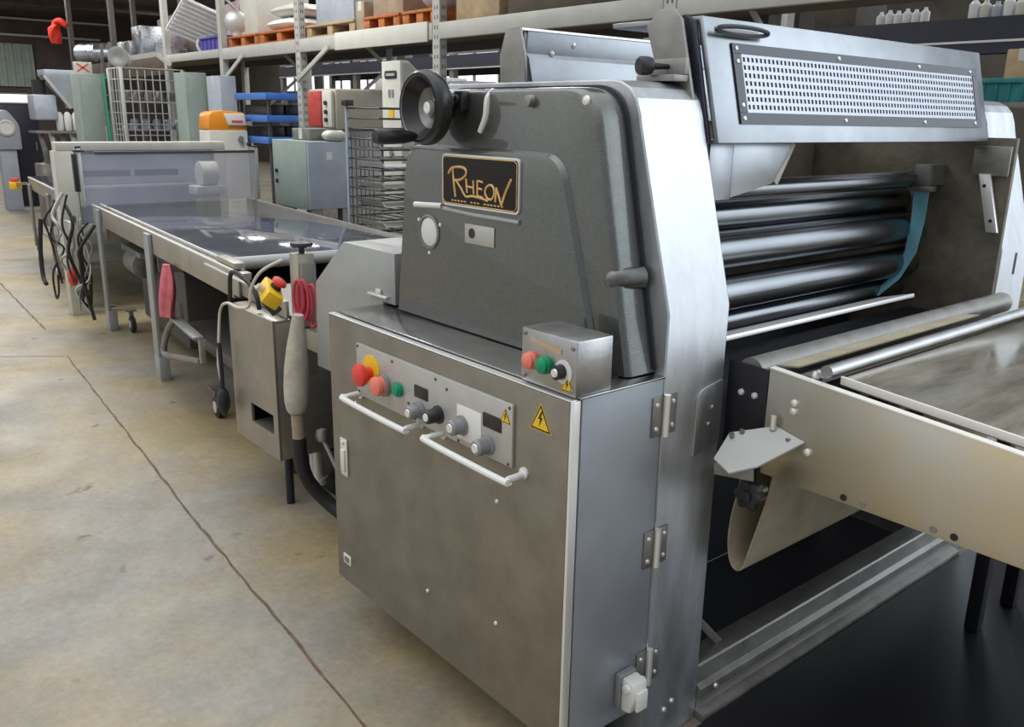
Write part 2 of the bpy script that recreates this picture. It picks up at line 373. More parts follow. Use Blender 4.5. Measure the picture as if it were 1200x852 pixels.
# ---- handwheel
WX = -.730
hw = B('handwheel', MB().lathe((WX,.158,1.621),(0,-1,0),
     [(r_*1.055,t_) for r_,t_ in [(.016,-.02),(.030,.0),(.050,.012),(.074,.045),(.078,.058),(.084,.060),(.0905,.052),(.0925,.038),(.0915,.022),(.085,.010),(.080,.012),(.0795,.056),(.076,.058),(.070,.050),(.050,.020),(.026,.008),(.018,.010)]],48,c1=False), 'wheelgloss', 0, label='black dished handwheel')
B('wheel_dish', MB().lathe((WX,.1565,1.621),(0,-1,0),[(r_*1.055,t_) for r_,t_ in [(.078,.058),(.072,.050),(.052,.020),(.028,.008),(.020,.012),(.020,.018),(0,.018)]],40,c0=False), mat('satin grey dish',(.26,.26,.25),.6,.35), 0, parent=hw)
B('hub_cap', MB().lathe((WX,.139,1.621),(0,-1,0),[(.017,0),(.016,.012),(.009,.014),(0,.011)],20), 'edge', 0, parent=hw)
B('spindle', MB().cyl((WX,.160,1.621),(WX,.203,1.621),.026), 'black', 0, parent=hw)
B('crank_grip', MB().lathe((WX-.026,.108,1.546),(0,-1,0),[(.010,0),(.013,.01),(.015,.02),(.0185,.04),(.020,.07),(.0205,.118),(.017,.126),(0,.128)],20), 'black', 0, parent=hw)
B('wheel_bracket', MB().box(WX+.055,WX+.09,.175,.204,1.615,1.665).cyl((WX+.075,.175,1.645),(WX+.075,.165,1.645),.010), 'black', .004, parent=hw)

# ---- side frames (closed sheet-steel columns)
prof = [(0,FL+.002),(0,1.165)] + [(-.118,1.585)] + [(-.124,1.612),(-.138,1.648),(-.160,1.672),(-.190,1.686),(-.215,1.690)]
profm = [(-1.085-x, z) for x, z in reversed(prof)]
PR = prof+profm
fr = B('side_frame', MB().prism(PR, 'y', .301, .530), 'band', .004, label='near stainless steel side frame', angle=20)
B('cover_plate', MB().prism(clean(rounded([(.425,.785),(.425,.955),(.527,.975),(.527,.805)],[.002,.03,.01,.002],5)), 'x', .0005, .004), 'band', .001, parent=fr)
each('cover_plate_bolt', ((.488,.905),(.478,.862)), lambda y,z: MB().lathe((.0041,y,z),(1,0,0),[(.007,0),(.005,.004),(0,.005)],10), 'dull', fr)
each('foot_bolt', ((.42,.07),(.39,.055)), lambda y,z: MB().lathe((.0003,y,z),(1,0,0),[(.008,0),(.006,.004),(0,.005)],10), 'edge', fr)
far = B('side_frame', MB().prism(PR, 'y', 2.125, 2.365), 'band', .004, label='far stainless steel side frame', angle=20)
# hinges
for z in (.922,.573,.232):
    h = B('hinge', MB().box(.0006,.004,.262,.298,z-.05,z+.05), 'dull', .001)
    B('hinge_leaf', MB().box(.0006,.004,.312,.348,z-.05,z+.05), 'dull', .001, parent=h)
    mb = MB().cyl((.009,.304,z-.052),(.009,.304,z+.052),.0085)
    B('hinge_pin', mb, 'edge', 0, parent=h)
    each('hinge_screw', [(yy,z+zz) for yy in (.276,.334) for zz in (-.03,.03)], lambda y,q: MB().lathe((.004,y,q),(1,0,0),[(.006,0),(.005,.003),(0,.004)],10), 'edge', h)
# power socket at the foot of the cabinet
sk = B('power_socket', MB().box(.0006,.020,.185,.245,.165,.26), 'greyknob', .004, label='white and grey power socket')
B('socket_body', MB().add(*(lambda m_: (m_.v, m_.f))(MB().prism([(.0201,.255),(.058,.250),(.062,.215),(.050,.165),(.0201,.160)], 'y', .190, .242))), 'white', .006, parent=sk)
B('socket_lid', MB().cyl((.040,.180,.235),(.040,.250,.235),.012).box(.060,.070,.198,.236,.175,.23), 'white', .004, parent=sk)

# ---- inside: rollers, plates
B('roller', MB().cyl((-.31,.5305,1.405),(-.31,2.123,1.405),.030,n=36), 'roller', label='thin top roller of the stack')
for x,z,r_o in ((-.405,1.318,.056),(-.345,1.222,.060),(-.338,1.090,.056),(-.375,.985,.045)):
    B('roller', MB().cyl((x,.5305,z),(x,2.123,z),r_o,n=48), 'roller')
B('inner_plate', MB().box(-.95,-.004,2.103,2.1245,.30,1.56), 'innerplate', .002)
B('rear_panel', MB().box(-.80,-.785,.531,2.102,.80,1.60), mat('tan grimy panel',(.30,.25,.19),.2,.6,noise=.4,nscale=5), 0)
B('belly_shade', MB().box(-.56,-.545,.531,2.102,FL+.01,1.0), 'void', 0)  # black panel added as shade under the rollers
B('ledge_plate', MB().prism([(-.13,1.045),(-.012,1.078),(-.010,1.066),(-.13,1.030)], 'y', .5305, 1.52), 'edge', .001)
B('ledge_shade', MB().box(-.30,-.06,.5305,2.10,.885,.915), 'void', 0)  # black bar standing in for the shadow between rollers and ledge
# inner guard plates under the hood
B('inner_guard', MB().prism([(.655,1.546),(.905,1.546),(.905,1.518),(.838,1.440),(.655,1.409)], 'x', -.128, -.120), 'hood', .001)
B('inner_guard', MB().prism([(-.128,1.546),(-.120,1.546),(-.120,1.405),(-.128,1.405)], 'y', .560, .6545), 'hood', .001)
B('guard_arm', MB().bar((-.165,.985,1.545),(-.165,.915,1.435),.008,.022), 'offwhite', .001)
# right-hand guide rail and bracket on the far frame
B('rail_bracket', MB().box(-.130,-.005,2.070,2.080,1.430,1.532), 'dull', .002)
B('slotted_rail', MB().prism([(-.098,1.435),(-.060,1.435),(-.005,1.235),(-.043,1.235)], 'y', 2.060, 2.075), 'edge', .001)
each('rail_hole', ((-.072,1.395),(-.033,1.275)), lambda x,z: MB().cyl((x,2.0595,z),(x,2.058,z),.006), 'void', lam)
B('vent_slots', MB().box(.0006,.0012,2.245,2.262,1.07,1.15), 'void')
# blue strap
mb = MB(); P0 = [(-.265,2.00,1.365),(-.262,1.995,1.25),(-.270,1.99,1.14),(-.30,1.96,1.04),(-.34,1.90,.975)]
Q = [Vector(p) for p in P0]; ring = []
for i,p in enumerate(Q):
    w = .028*(1-.12*i); ring.append([p+Vector((-w,0,.0)),p+Vector((w,0,0)),p+Vector((w,.004,0)),p+Vector((-w,.004,0))])
B('blue_strap', mb.loft(ring, True, True), 'strap', 0, label='pale blue strap')
B('strap_clamp', MB().box(-.31,-.22,1.985,2.02,1.365,1.385).box(-.295,-.235,1.985,2.1025,1.386,1.46), 'dull', .002)

# ---- hoods
def hood(xs, sgn, name_label):
    # front sheet leaning back; xs(z) gives x of the outer face
    pass
xf = lambda z: -.085-(z-1.548)*.26
y0, y1 = .545, 2.065
sheet = MB().prism([(xf(1.548),1.548),(xf(1.845),1.845),(xf(1.845)-.30,1.845),(xf(1.845)-.30,1.832),(xf(1.845)-.014,1.832),(xf(1.555)-.014,1.555),(xf(1.548)-.09,1.555),(xf(1.548)-.09,1.548)], 'y', y0, y1)
hd = B('hood', sheet, 'hood', .002, label='near folded steel hood')
def H(name, mb, mt, **k): return B(name, mb, mt, k.pop('bevel',0), parent=hd, **k)
def onh(y, z, d=0): return (xf(z)+d, y, z)
def hq(mb, ya, yb, za, zb, d0, d1):    # slab lying on the hood face
    vs = [onh(ya,za,d0),onh(yb,za,d0),onh(yb,zb,d0),onh(ya,zb,d0),onh(ya,za,d1),onh(yb,za,d1),onh(yb,zb,d1),onh(ya,zb,d1)]
    return mb.add(vs, [(0,1,2,3),(4,7,6,5),(0,4,5,1),(1,5,6,2),(2,6,7,3),(3,7,4,0)])
hq_b = hq(MB(), .645, 2.005, 1.600, 1.782, .0004, .0020)
H('vent_back', hq_b, 'void')
mb = MB()
hq(mb,.640,2.010,1.764,1.788,.0021,.006); hq(mb,.640,2.010,1.594,1.622,.0021,.006); hq(mb,.640,.672,1.623,1.763,.0021,.006); hq(mb,1.978,2.010,1.623,1.763,.0021,.006)
H('vent_frame', mb, 'gasket')
mb = MB(); nrow, ncol = 7, 72; za, zb = 1.626, 1.760; ya, yb = .675, 1.975
dz = (zb-za)/nrow; dy = (yb-ya)/ncol
for i in range(nrow+1): hq(mb, ya, yb, za+i*dz-dz*.21, za+i*dz+dz*.21, .0022, .0042)
for j in range(ncol+1):
    hq(mb, ya+j*dy-dy*.24, ya+j*dy+dy*.24, za, zb, .0024, .0040)
H('perforated_grille', mb, mat('grille steel',(.42,.43,.47),.9,.4), label='perforated ventilation grille')
each('grille_screw', [(y_,z_) for y_,z_ in ((.655,1.776),(1.13,1.776),(1.60,1.776),(1.96,1.776),(.655,1.608),(1.13,1.608),(1.60,1.608),(1.96,1.608),(.655,1.745),(.655,1.64))], lambda y,z: MB().lathe(Vector(onh(y,z,.006)),(1,0,.26),[(.006,0),(.005,.003),(0,.004)],8), 'edge', hd)
pts = [onh(.675+.105*math.cos(a), 1.816+.009*math.sin(a), .009+.010*(1+math.sin(a))) for a in [2*math.pi*k/24 for k in range(25)]]
H('hood_handle', MB().tube(pts,.0055,8), 'gasket')
H('handle_recess', (lambda m_: m_)(hq(MB(), .585, .765, 1.808, 1.822, .0004, .0012)), 'dull')
# end plate of the near hood and its black knob
B('end_plate', MB().prism([(-.125,1.60),(-.19,1.835),(-.215,1.862),(-.262,1.862),(-.300,1.825),(-.250,1.692)], 'y', .500, .512), 'dull', .002)
B('end_plate', MB().prism([(-.105,1.548),(-.175,1.835),(-.205,1.850),(-.235,1.845),(-.165,1.548)], 'y', .531, .544), 'gasket', .002)
kb = B('clamp_knob', MB().lathe((-.225,.440,1.726),(-.35,-1,0),[(.006,-.05),(.008,-.01),(.020,0),(.022,.010),(.022,.03),(.018,.034),(0,.034)],20), 'black', label='black clamp knob')
B('knob_bracket', MB().box(-.275,-.155,.445,.4995,1.6905,1.706).box(-.275,-.155,.485,.4990,1.7065,1.745), 'dull', .002)
# rear hood (mirror), seen from inside
xr = lambda z: -1.0+(z-1.548)*.48
xr = lambda z: -.772-(z-1.60)*.28 if z < 1.776 else -.826
mb = MB().prism([(xr(1.60),1.60),(xr(1.775),1.775),(-.832,1.786),(-.826,1.85),(-.842,1.85),(-.848,1.784),(xr(1.60)-.016,1.60)], 'y', .56, 2.065)
rh = B('hood', mb, 'hood', .001, label='rear folded steel hood')
B('hood_rim', MB().prism([(-.850,1.8505),(-.822,1.8505),(-.822,1.857),(-.850,1.857)], 'y', .53, 2.065), 'edge', 0, parent=rh)
B('hood_end_plate', MB().prism([(-.900,1.6905),(-.905,1.78),(-.875,1.858),(-.815,1.858),(-.79,1.78),(-.785,1.6905)], 'y', .515, .527), 'dull', .002, parent=rh)
each('hood_screw', ((.75,1.82),(.66,1.79)), lambda y,z: MB().lathe((-.830,y,z),(1,0,-.1),[(.010,0),(.008,.005),(0,.006)],10), 'edge', rh)

# ---- base beam running to the far frame
B('base_beam', MB().prism([(-.075,FL+.002),(-.075,.130),(-.004,.134),(.0,.128),(-.002,.07),(.012,.06),(.012,.035),(.0,.03),(.0,-.01),(.03,-.015),(.03,FL+.002)], 'y', .5305, 2.124), 'dull', .001, label='long floor beam')
B('beam_bolts', MB().lathe((.0125,.60,.045),(1,0,0),[(.008,0),(.006,.005),(0,.006)],10), 'edge')
B('stay_bar', MB().bar((-.10,.535,.30),(-.036,.665,.137),.012,.022), 'dull', .001)
# dark bracket between the frame and the conveyor
B('coupling_plate', MB().prism([(.0008,.80),(.0008,1.02),(.118,1.018),(.118,.80)], 'y', .5470, .5535), 'void', .001)
each('coupling_bolt', ((.045,),(.085,)), lambda x: MB().lathe((x,.547,.945),(0,-1,0),[(.009,0),(.007,.006),(0,.008)],10), 'edge', lam)
B('coupling_block', MB().box(.0008,.11,.535,.5535,.72,.795), 'gasket', .004)
# ================================================================== THE SETTING
nt_floor = mat('concrete floor', (.50,.45,.36), 0, .5)
def floor_nodes(m):
    nt = m.node_tree; N = nt.nodes; L = nt.links; b = N['Principled BSDF']
    tc = N.new('ShaderNodeTexCoord')
    def noise(sc, det=6, rough=.6):
        n = N.new('ShaderNodeTexNoise'); n.inputs['Scale'].default_value = sc; n.inputs['Detail'].default_value = det; n.inputs['Roughness'].default_value = rough
        L.new(tc.outputs['Object'], n.inputs['Vector']); return n
    def ramp(src, a, ca, c, cb):
        r = N.new('ShaderNodeValToRGB'); r.color_ramp.elements[0].position = a; r.color_ramp.elements[0].color = (*ca,1)
        r.color_ramp.elements[1].position = c; r.color_ramp.elements[1].color = (*cb,1); L.new(src, r.inputs[0]); return r
    def mix(f, a, b_, mode='MIX'):
        x = N.new('ShaderNodeMix'); x.data_type = 'RGBA'; x.blend_type = mode
        if isinstance(f, float): x.inputs[0].default_value = f
        else: L.new(f, x.inputs[0])
        L.new(a, x.inputs[6]); L.new(b_, x.inputs[7]); return x.outputs[2]
    big = ramp(noise(.75,5).outputs['Fac'], .42, (.315,.295,.262), .58, (.365,.30,.175))
    mid = ramp(noise(3.2,8,.7).outputs['Fac'], .30, (.74,.73,.71), .68, (1.08,1.06,1.03))
    fine = ramp(noise(34,8,.8).outputs['Fac'], .30, (.72,.71,.70), .66, (1.04,1.04,1.03))
    spots = ramp(noise(7.5,4,.5).outputs['Fac'], .245, (.42,.36,.28), .33, (1,1,1))
    c = mix(1.0, big.outputs[0], mid.outputs[0], 'MULTIPLY'); c = mix(1.0, c, fine.outputs[0], 'MULTIPLY'); c = mix(1.0, c, spots.outputs[0], 'MULTIPLY')
    L.new(c, b.inputs['Base Color'])
    rr = ramp(noise(1.7).outputs['Fac'], .35, (.34,)*3, .65, (.60,)*3); L.new(rr.outputs[0], b.inputs['Roughness'])
    bp = N.new('ShaderNodeBump'); bp.inputs['Strength'].default_value = .25; bp.inputs['Distance'].default_value = .004
    L.new(noise(22).outputs['Fac'], bp.inputs['Height']); L.new(bp.outputs[0], b.inputs['Normal'])
floor_nodes(nt_floor)
struct('floor', MB().box(-32,9,-9,12.2,FL-.1,FL), nt_floor)
struct('wall_back', MB().box(-32,-1.5,12.0,12.2,FL,4.8), mat('dark cladding',(.085,.075,.06),0,.7,noise=.4,nscale=1.5))
struct('wall_left', MB().box(-32.2,-32,-9,12.2,FL,4.8), mat('dark brown cladding',(.10,.075,.075),0,.7,noise=.4,nscale=1.5))
struct('ceiling', MB().box(-32,-1.5,2.4,12.2,4.6,4.75).box(-32,-12,-9,2.4,4.6,4.75), mat('dark roof sheeting',(.10,.075,.075),0,.7,noise=.3,nscale=1.2))
# saw-cut joints in the slab
def joint(name, pts, w=.012):
    mb = MB()
    for i in range(len(pts)-1):
        a = Vector((*pts[i],0)); b = Vector((*pts[i+1],0)); n_ = max(2,int((b-a).length/.07)); p = []
        d = (b-a).normalized(); s = Vector((-d.y,d.x,0)); L_, R_ = [], []
        for k in range(n_+1):
            c = a+(b-a)*k/n_ + s*random.uniform(-.004,.004); ww = w*random.uniform(.35,.75)
            L_.append(c+s*ww); R_.append(c-s*ww)
        vs = [(v.x,v.y,FL+.0012) for v in L_+R_]; m_ = n_+1
        mb.add(vs, [(k,k+1,k+1+m_,k+m_) for k in range(n_)])
    o = build(name, mb, 'jointgrit'); o['kind'] = 'structure'; return o
M['jointgrit'] = mat('joint grit',(.20,.13,.08),0,.8,noise=.5,nscale=30)
joint('trim_1', [(-5.13,.113),(-2.0,-.13),(-.53,-.22),(.6,-.30)], .0095)
joint('trim_2', [(-8.4,.28),(-6.05,.175)], .011)
joint('trim_3', [(-5.13,.113),(-6.6,-2.0)], .006)

# ================================================================== THE CONVEYOR BESIDE THE LAMINATOR
cv = thing('conveyor', 'steel sided conveyor with tan bed in the right foreground, joined to the roller opening', 'conveyor', (1.0, 1.2, FL))
V = lambda name, mb, mt, bevel=0, parent=None, **k: build(name, mb, mt, parent or cv, bevel, **k)
tz = lambda x: 1.0265-.075*(x-.12)
sf = V('side_rail', MB().prism([(.122,.752),(.122,1.0245),(1.9,tz(1.9)-.002),(1.9,.752)], 'y', .5455, .554), 'frame', .001, label='near steel side rail')
V('rail_lip', MB().prism([(.122,1.0247),(.122,1.0275),(1.9,tz(1.9)+.001),(1.9,tz(1.9)-.0018)], 'y', .5435, .566), 'lip', 0, parent=sf)
for x,z,mt in ((.349,.766,'void'),(.395,.766,'dull'),(.558,.767,'dull'),(.602,.767,'void')):
    V('rail_hole', MB().lathe((x,.5452,z),(0,-1,0),[(.0085,0),(.0080,.0012),(0,.0012)],14), mt, parent=sf)
for x,z in ((.197,.955),(.197,.935),(.245,.845)):
    V('rail_bolt', MB().lathe((x,.5452,z),(0,-1,0),[(.010,0),(.009,.004),(.005,.006),(0,.007)],14), 'edge', parent=sf)
V('side_rail', MB().prism([(.122,.752),(.122,1.020),(1.9,tz(1.9)),(1.9,.752)], 'y', 2.03, 2.04), 'frame', .001, label='far steel side rail')
V('guide_channel', MB().prism([(.20,.985),(.20,1.004),(1.9,tz(1.9)-.018),(1.9,tz(1.9)-.04)], 'y', .5545, .5975), 'dull', 0)
bz = lambda x: 1.031-.078*(x-.275)
bed = V('bed', MB().prism([(.278,1.010),(.278,1.0275),(1.88,bz(1.88)-.003),(1.88,bz(1.88)-.02)], 'y', .6005, 2.0), 'belt', .001, label='glossy tan conveyor bed')
V('bed_lip', MB().prism([(.278,1.014),(.278,1.032),(1.88,bz(1.88)),(1.88,bz(1.88)-.016)], 'y', .5975, .6045), 'lip', 0, parent=bed)
V('nose_roller', MB().cyl((.062,.5545,1.000),(.062,2.029,1.000),.036,n=32), 'dull', 0)
V('cross_bar', MB().cyl((.258,.567,1.0435),(.258,2.029,1.0435),.0155,n=20), 'steel', 0)
V('transfer_plate', MB().prism([(.105,1.020),(.165,1.030),(.165,1.026),(.105,1.016)], 'y', .60, 1.60), 'canvas', 0)
V('slide_plate', MB().prism([(.172,1.012),(.232,1.014),(.232,1.004),(.172,1.002)], 'y', .60, 2.0), 'dull', 0)
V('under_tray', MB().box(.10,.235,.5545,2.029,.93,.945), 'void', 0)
for y in (.583,.60): V('bar_bolt', MB().lathe((.222,y,1.0275),(0,0,1),[(.009,-.01),(.009,0),(.006,.006),(0,.007)],10), 'edge')
# bracket and star knob below the rail
q5 = [(.075,.47,.862),(.155,.5445,.886),(.236,.5445,.869),(.170,.46,.806),(.118,.42,.782),(.064,.43,.800)]
lb = V('shelf_bracket', MB().loft([[Vector(p) for p in q5],[Vector(p)-Vector((0,0,.004)) for p in q5]], True, True), 'greysheet', 0, label='angled steel bracket with bolts')
V('bracket_flange', MB().bar((.068,.43,.775),(.165,.455,.782),.003,.030), 'dull', 0, parent=lb)
for p in ((.085,.465,.857),(.100,.485,.866),(.200,.530,.862)): V('bracket_bolt', MB().cyl(p,(p[0],p[1],p[2]+.008),.006), 'dull', 0, parent=lb)
V('bracket_pin', MB().cyl((.155,.530,.880),(.155,.530,.915),.007), 'edge', 0, parent=lb)
kn = []
for i in range(60):
    a = 2*math.pi*i/60; rr_ = .036+.0045*math.cos(6*a); kn.append((rr_*math.cos(a), rr_*math.sin(a)))
K = V('star_knob', MB().prism([(.140+a,.715+b) for a,b in kn],'y',.470,.500), 'black', .004, label='black star knob')
V('knob_shaft', MB().cyl((.140,.501,.715),(.140,.544,.715),.012), 'dull', 0, parent=K)
V('knob_neck', MB().cyl((.140,.4695,.715),(.140,.462,.715),.015), 'black', .001, parent=K)
V('tension_rod', MB().cyl((.012,.540,.742),(.125,.530,.715),.007), 'dull', 0)
# slack canvas return belt: a hanging loop
lp = []
path = [(.150,.748),(.140,.68),(.122,.60),(.105,.53),(.092,.475),(.080,.455),(.062,.452),(.045,.475),(.036,.53),(.040,.60),(.052,.67),(.060,.735)]
P2 = []
for i in range(len(path)-1):
    a,b,c,d = [Vector(path[k]) for k in (max(i-1,0),i,i+1,min(i+2,len(path)-1))]
    for k in range(5):
        t = k/5; P2.append(.5*((2*b)+(c-a)*t+(2*a-5*b+4*c-d)*t*t+(3*b-a-3*c+d)*t**3))
P2.append(Vector(path[-1])); th = .004; outr, inn = [], []
for i,p in enumerate(P2):
    d = (P2[min(i+1,len(P2)-1)]-P2[max(i-1,0)]).normalized(); s = Vector((-d.y,d.x)); outr.append(p+s*th/2); inn.append(p-s*th/2)
V('canvas_belt', MB().prism([tuple(v) for v in outr]+[tuple(v) for v in reversed(inn)], 'y', .562, 2.0), 'canvas', 0, label='slack tan canvas belt loop')
V('belt_roller', MB().cyl((.105,.556,.775),(.105,2.028,.775),.020), 'dull', 0)
for x,y in ((.30,1.62),(.31,1.88)): V('leg', MB().box(x-.022,x+.022,y-.022,y+.022,FL+.013,.75), 'void', .003)
for y in (.60,1.95): V('leg', MB().box(1.70,1.75,y-.025,y+.025,FL+.013,.80), 'frame', .003)
floor_shade = build('shade_sheet', MB().box(.035,1.9,.20,3.0,FL+.0005,FL+.012), mat('painted shade black',(.012,.012,.016),0,.42,noise=.3,nscale=5), None, .002)  # black sheet added for shade and dark floor under the conveyor
tag(floor_shade, 'black sheet standing in for shade and dark floor under the right-hand conveyor', 'shade')
inner_shade = build('shade_sheet', MB().box(-.54,-.08,.56,2.1,FL+.0005,FL+.010), 'void', lam)  # black sheet standing in for shade inside the machine

# ================================================================== TRANSFER HOUSING between table and laminator
hs = thing('transfer_housing', 'pale grey sheet metal housing with a chamfered corner, left of the dark hood', 'housing', (-1.3,.35,FL))
build('sheet_cover', MB().prism([(-1.570,.70),(-1.556,1.018),(-1.344,1.186),(-1.022,1.186),(-1.022,1.0225),(-1.097,1.0225),(-1.097,.70)], 'y', .200, .298), 'greysheet', hs, .002)
build('rear_cover', MB().prism([(-1.570,.70),(-1.556,1.018),(-1.344,1.186),(-1.090,1.186),(-1.090,.70)], 'y', .2985, .520), 'greysheet', hs, .002)
build('catch', MB().box(-1.170,-1.055,.185,.1995,1.038,1.046).box(-1.13,-1.10,.192,.1995,1.047,1.062), 'edge', hs, .002)
build('housing_shade', MB().box(-1.56,-1.100,.31,.52,FL,.699), 'void', hs)  # black block added as the shade under the housing

build('rear_shadow', MB().box(-1.92,-1.561,.46,.52,FL,.60), 'void', hs)  # black block added as the shadow behind the beige box
build('low_shadow', MB().box(-2.28,-1.9205,.46,.56,FL,.17), 'void', hs)  # low black block added as the shadow under the beige box
# ================================================================== LONG BELT TABLE
TR = -.0848
tb = thing('belt_table', 'long belt table with shiny grey top running away behind the laminator', 'conveyor', (-2.62,.318,0), TR)
T = lambda name, mb, mt, bevel=0, parent=None, **k: build(name, mb, mt, parent or tb, bevel, local=True, **k)
sr = T('side_rail', MB().box(-3.42,0,0,.012,.765,.893), 'tableside', .001, label='near side rail')
T('rail_lip', MB().box(-3.42,0,-.001,.010,.8935,.900).box(-3.42,-.02,.054,.064,.8935,.905), 'lip', 0, parent=sr)
T('guide_channel', MB().box(-3.42,0,.0165,.070,.865,.886), 'dull')
T('belt', MB().box(-3.42,-.26,.071,1.205,.862,.893), 'tabletop', .004, label='shiny grey belt surface')
T('side_rail', MB().box(-3.42,.55,1.206,1.222,.765,.908), 'tableside', .001, label='far side rail')
T('end_roller', MB().cyl((-.225,.075,.888),(-.225,1.205,.888),.032,n=24), 'greysheet')
T('end_block', MB().box(-.30,-.02,.0175,.070,.895,.925), 'tableside', .004)
T('lower_rail', MB().box(0.001,.68,.0,.012,.80,.872), 'tableside', .001)
T('lower_lip', MB().box(-.42,.68,-.010,-.001,.866,.873), 'lip')
T('corner_block', MB().box(.02,.12,-.012,-.001,.790,.865).prism([(.02,.866),(.06,.90),(.13,.90),(.12,.866)],'y',.0005,.05), 'tableside', .003)
T('lower_cross_plate', MB().box(.0,.68,.02,1.20,.80,.81), 'dull')
for x in (-1.60,-3.15):
    T('leg', MB().box(x-.058,x+.058,-.024,-.0015,.12,.885).box(x-.058,x+.058,-.0245,.04,FL,.119), 'greysheet', .003)
    T('leg', MB().box(x-.045,x+.045,1.2225,1.26,FL,.80), 'tableside', .003)
T('cross_beam', MB().box(-1.64,-1.56,.0405,1.2055,.64,.74), 'dull', .002)
T('cross_beam', MB().box(-3.19,-3.11,.0405,1.2055,.64,.74), 'dull', .002)
# belt return and drip tray, coloured dark for the shade under the table
T('under_belt', MB().box(-3.40,-.3,.10,1.18,.700,.706), 'darkpost_shade')
T('lower_tray', MB().prism([(-1.25,.33),(-1.25,.39),(.12,.39),(.12,.33)], 'y', .06, 1.1), 'darkpost_shade', .003, label='dark tray under the belt')
T('tray_arm', MB().bar((-1.15,.0,.445),(-.60,-.02,.445),.055,.014), 'greysheet', .002)
T('tray_arm_post', MB().bar((-1.13,.03,.40),(-1.13,.03,.53),.03,.03), 'tableside', .002)
T('tray_arm_post', MB().bar((-.62,.0,.30),(-.62,.0,.437),.03,.03), 'tableside', .002)
T('skirt_shade', MB().box(-3.1,-.05,1.2265,1.235,.10,.760), 'darkpost_shade')  # dark sheet added as shade, hides the bright floor behind the table
T('shade_box', MB().box(-3.0,-1.75,.22,1.0,.08,.60), 'darkpost_shade', .02)  # dark block added to fill the shade under the table
T('cross_beam', MB().box(-3.05,-.1,.55,.62,.10,.16), 'darkpost_shade')
T('bent_tube', MB().tube([(-1.15,.00,.44),(-1.22,-.03,.36),(-1.27,-.05,.24),(-1.22,-.05,.215),(-1.0,-.03,.245),(-.66,.0,.30)],.019,10,smooth=5), 'dull')
def caster(par, x, y, r, F):
    o = F('caster', MB().bar((x,y,FL+r),(x,y,FL+r*2.6),.02,.03).box(x-.03,x+.03,y-.035,y+.035,FL+r*2.6,FL+r*2.75), 'dull', parent=par)
    F('caster_wheel', MB().lathe((x+.015,y-.018,FL+r),(0,1,0),[(r*.3,0),(r*.86,0),(r,.006),(r,.030),(r*.86,.036),(r*.3,.036)],22), 'rubber', parent=o)
    F('caster_hub', MB().cyl((x+.015,y-.0215,FL+r),(x+.015,y-.0185,FL+r),r*.55), 'edge', parent=o)
for x,y in ((-.70,.08),(-.9,1.0),(-3.25,.02),(-3.0,.12)): caster(tb, x, y, .062, T)

# pump and tangle at the far leg
T('motor_housing', MB().cyl((-2.75,.14,.55),(-2.45,.14,.55),.09).box(-2.9,-2.3,.08,.3,.62,.66), 'grime', .004)

# hanging things on the table ----------------------------------------------------
mb = MB(); rings = []
for i in range(11):
    t = i/10; z = .770-.30*t; R_ = .030+.042*math.sin(min(1,t*1.25)*math.pi*.62)*(1-.25*t)
    rings.append([Vector((-3.705+.01*math.sin(t*5)-.055*t+R_*1.2*math.cos(a)*(1+.16*math.sin(5*a+3*t)), .375+R_*.6*math.sin(a)*(1+.2*math.cos(4*a)), z)) for a in [2*math.pi*k/28 for k in range(28)]])
rings.append([p+Vector((0,0,-.006)) for p in rings[-1]])
cl = build('hanging_cloth', mb.loft(rings, True, True), 'pink'); tag(cl, 'pink red cloth hanging in a bunch under the rail of the long belt table', 'cloth')

# ================================================================== MOTOR BOX beside the table
mx = thing('control_box', 'beige steel box with a slot near its bottom, left of the control cabinet', 'box', (-2.15,.35,FL))
Q_ = lambda name, mb, mt, bevel=0, parent=None, **k: build(name, mb, mt, parent or mx, bevel, **k)
# front face with a rectangular slot, built as a frame around it
X0,X1,Y0,Y1,Z0,Z1 = -2.395,-1.948,.200,.500,.195,.795
sx0,sx1,sz0,sz1 = -2.215,-1.992,.300,.385
mb = MB().box(X0,X1,Y0+.012,Y1,Z1-.01,Z1).box(X0,X1,Y0+.012,Y1,Z0,Z0+.01).box(X0,X0+.01,Y0+.012,Y1,Z0+.0101,Z1-.0101).box(X1-.01,X1,Y0+.012,Y1,Z0+.0101,Z1-.0101)
Q_('box_shell', mb, 'box2', .001)
Q_('front_plate', MB().box(X0,X1,Y0,Y0+.0118,sz1,Z1).box(X0,X1,Y0,Y0+.0118,Z0,sz0).box(X0,sx0,Y0,Y0+.0118,sz0,sz1).box(sx1,X1,Y0,Y0+.0118,sz0,sz1), 'box2')
Q_('front_edge', MB().box(X0,X1,Y0-.001,Y0+.006,Z1,Z1+.003), 'edge')
Q_('slot_shelf', MB().box(sx0,sx1,Y0+.012,Y1-.02,sz0-.01,sz0), 'dull')
Q_('box_back', MB().box(X0+.011,X1-.011,Y1-.02,Y1-.005,Z0+.011,Z1-.011), 'void')
Q_('foot', MB().cyl((-2.02,.40,.195),(-2.02,.40,.05),.030).cyl((-2.02,.40,.05),(-2.02,.40,.02),.045).cyl((-2.02,.40,.02),(-2.02,.40,FL),.018), 'edge')
Q_('foot', MB().cyl((-2.33,.42,.195),(-2.33,.42,FL),.022), 'dull')
Q_('foot', MB().cyl((-2.02,.27,.195),(-2.02,.27,FL),.018), 'void')
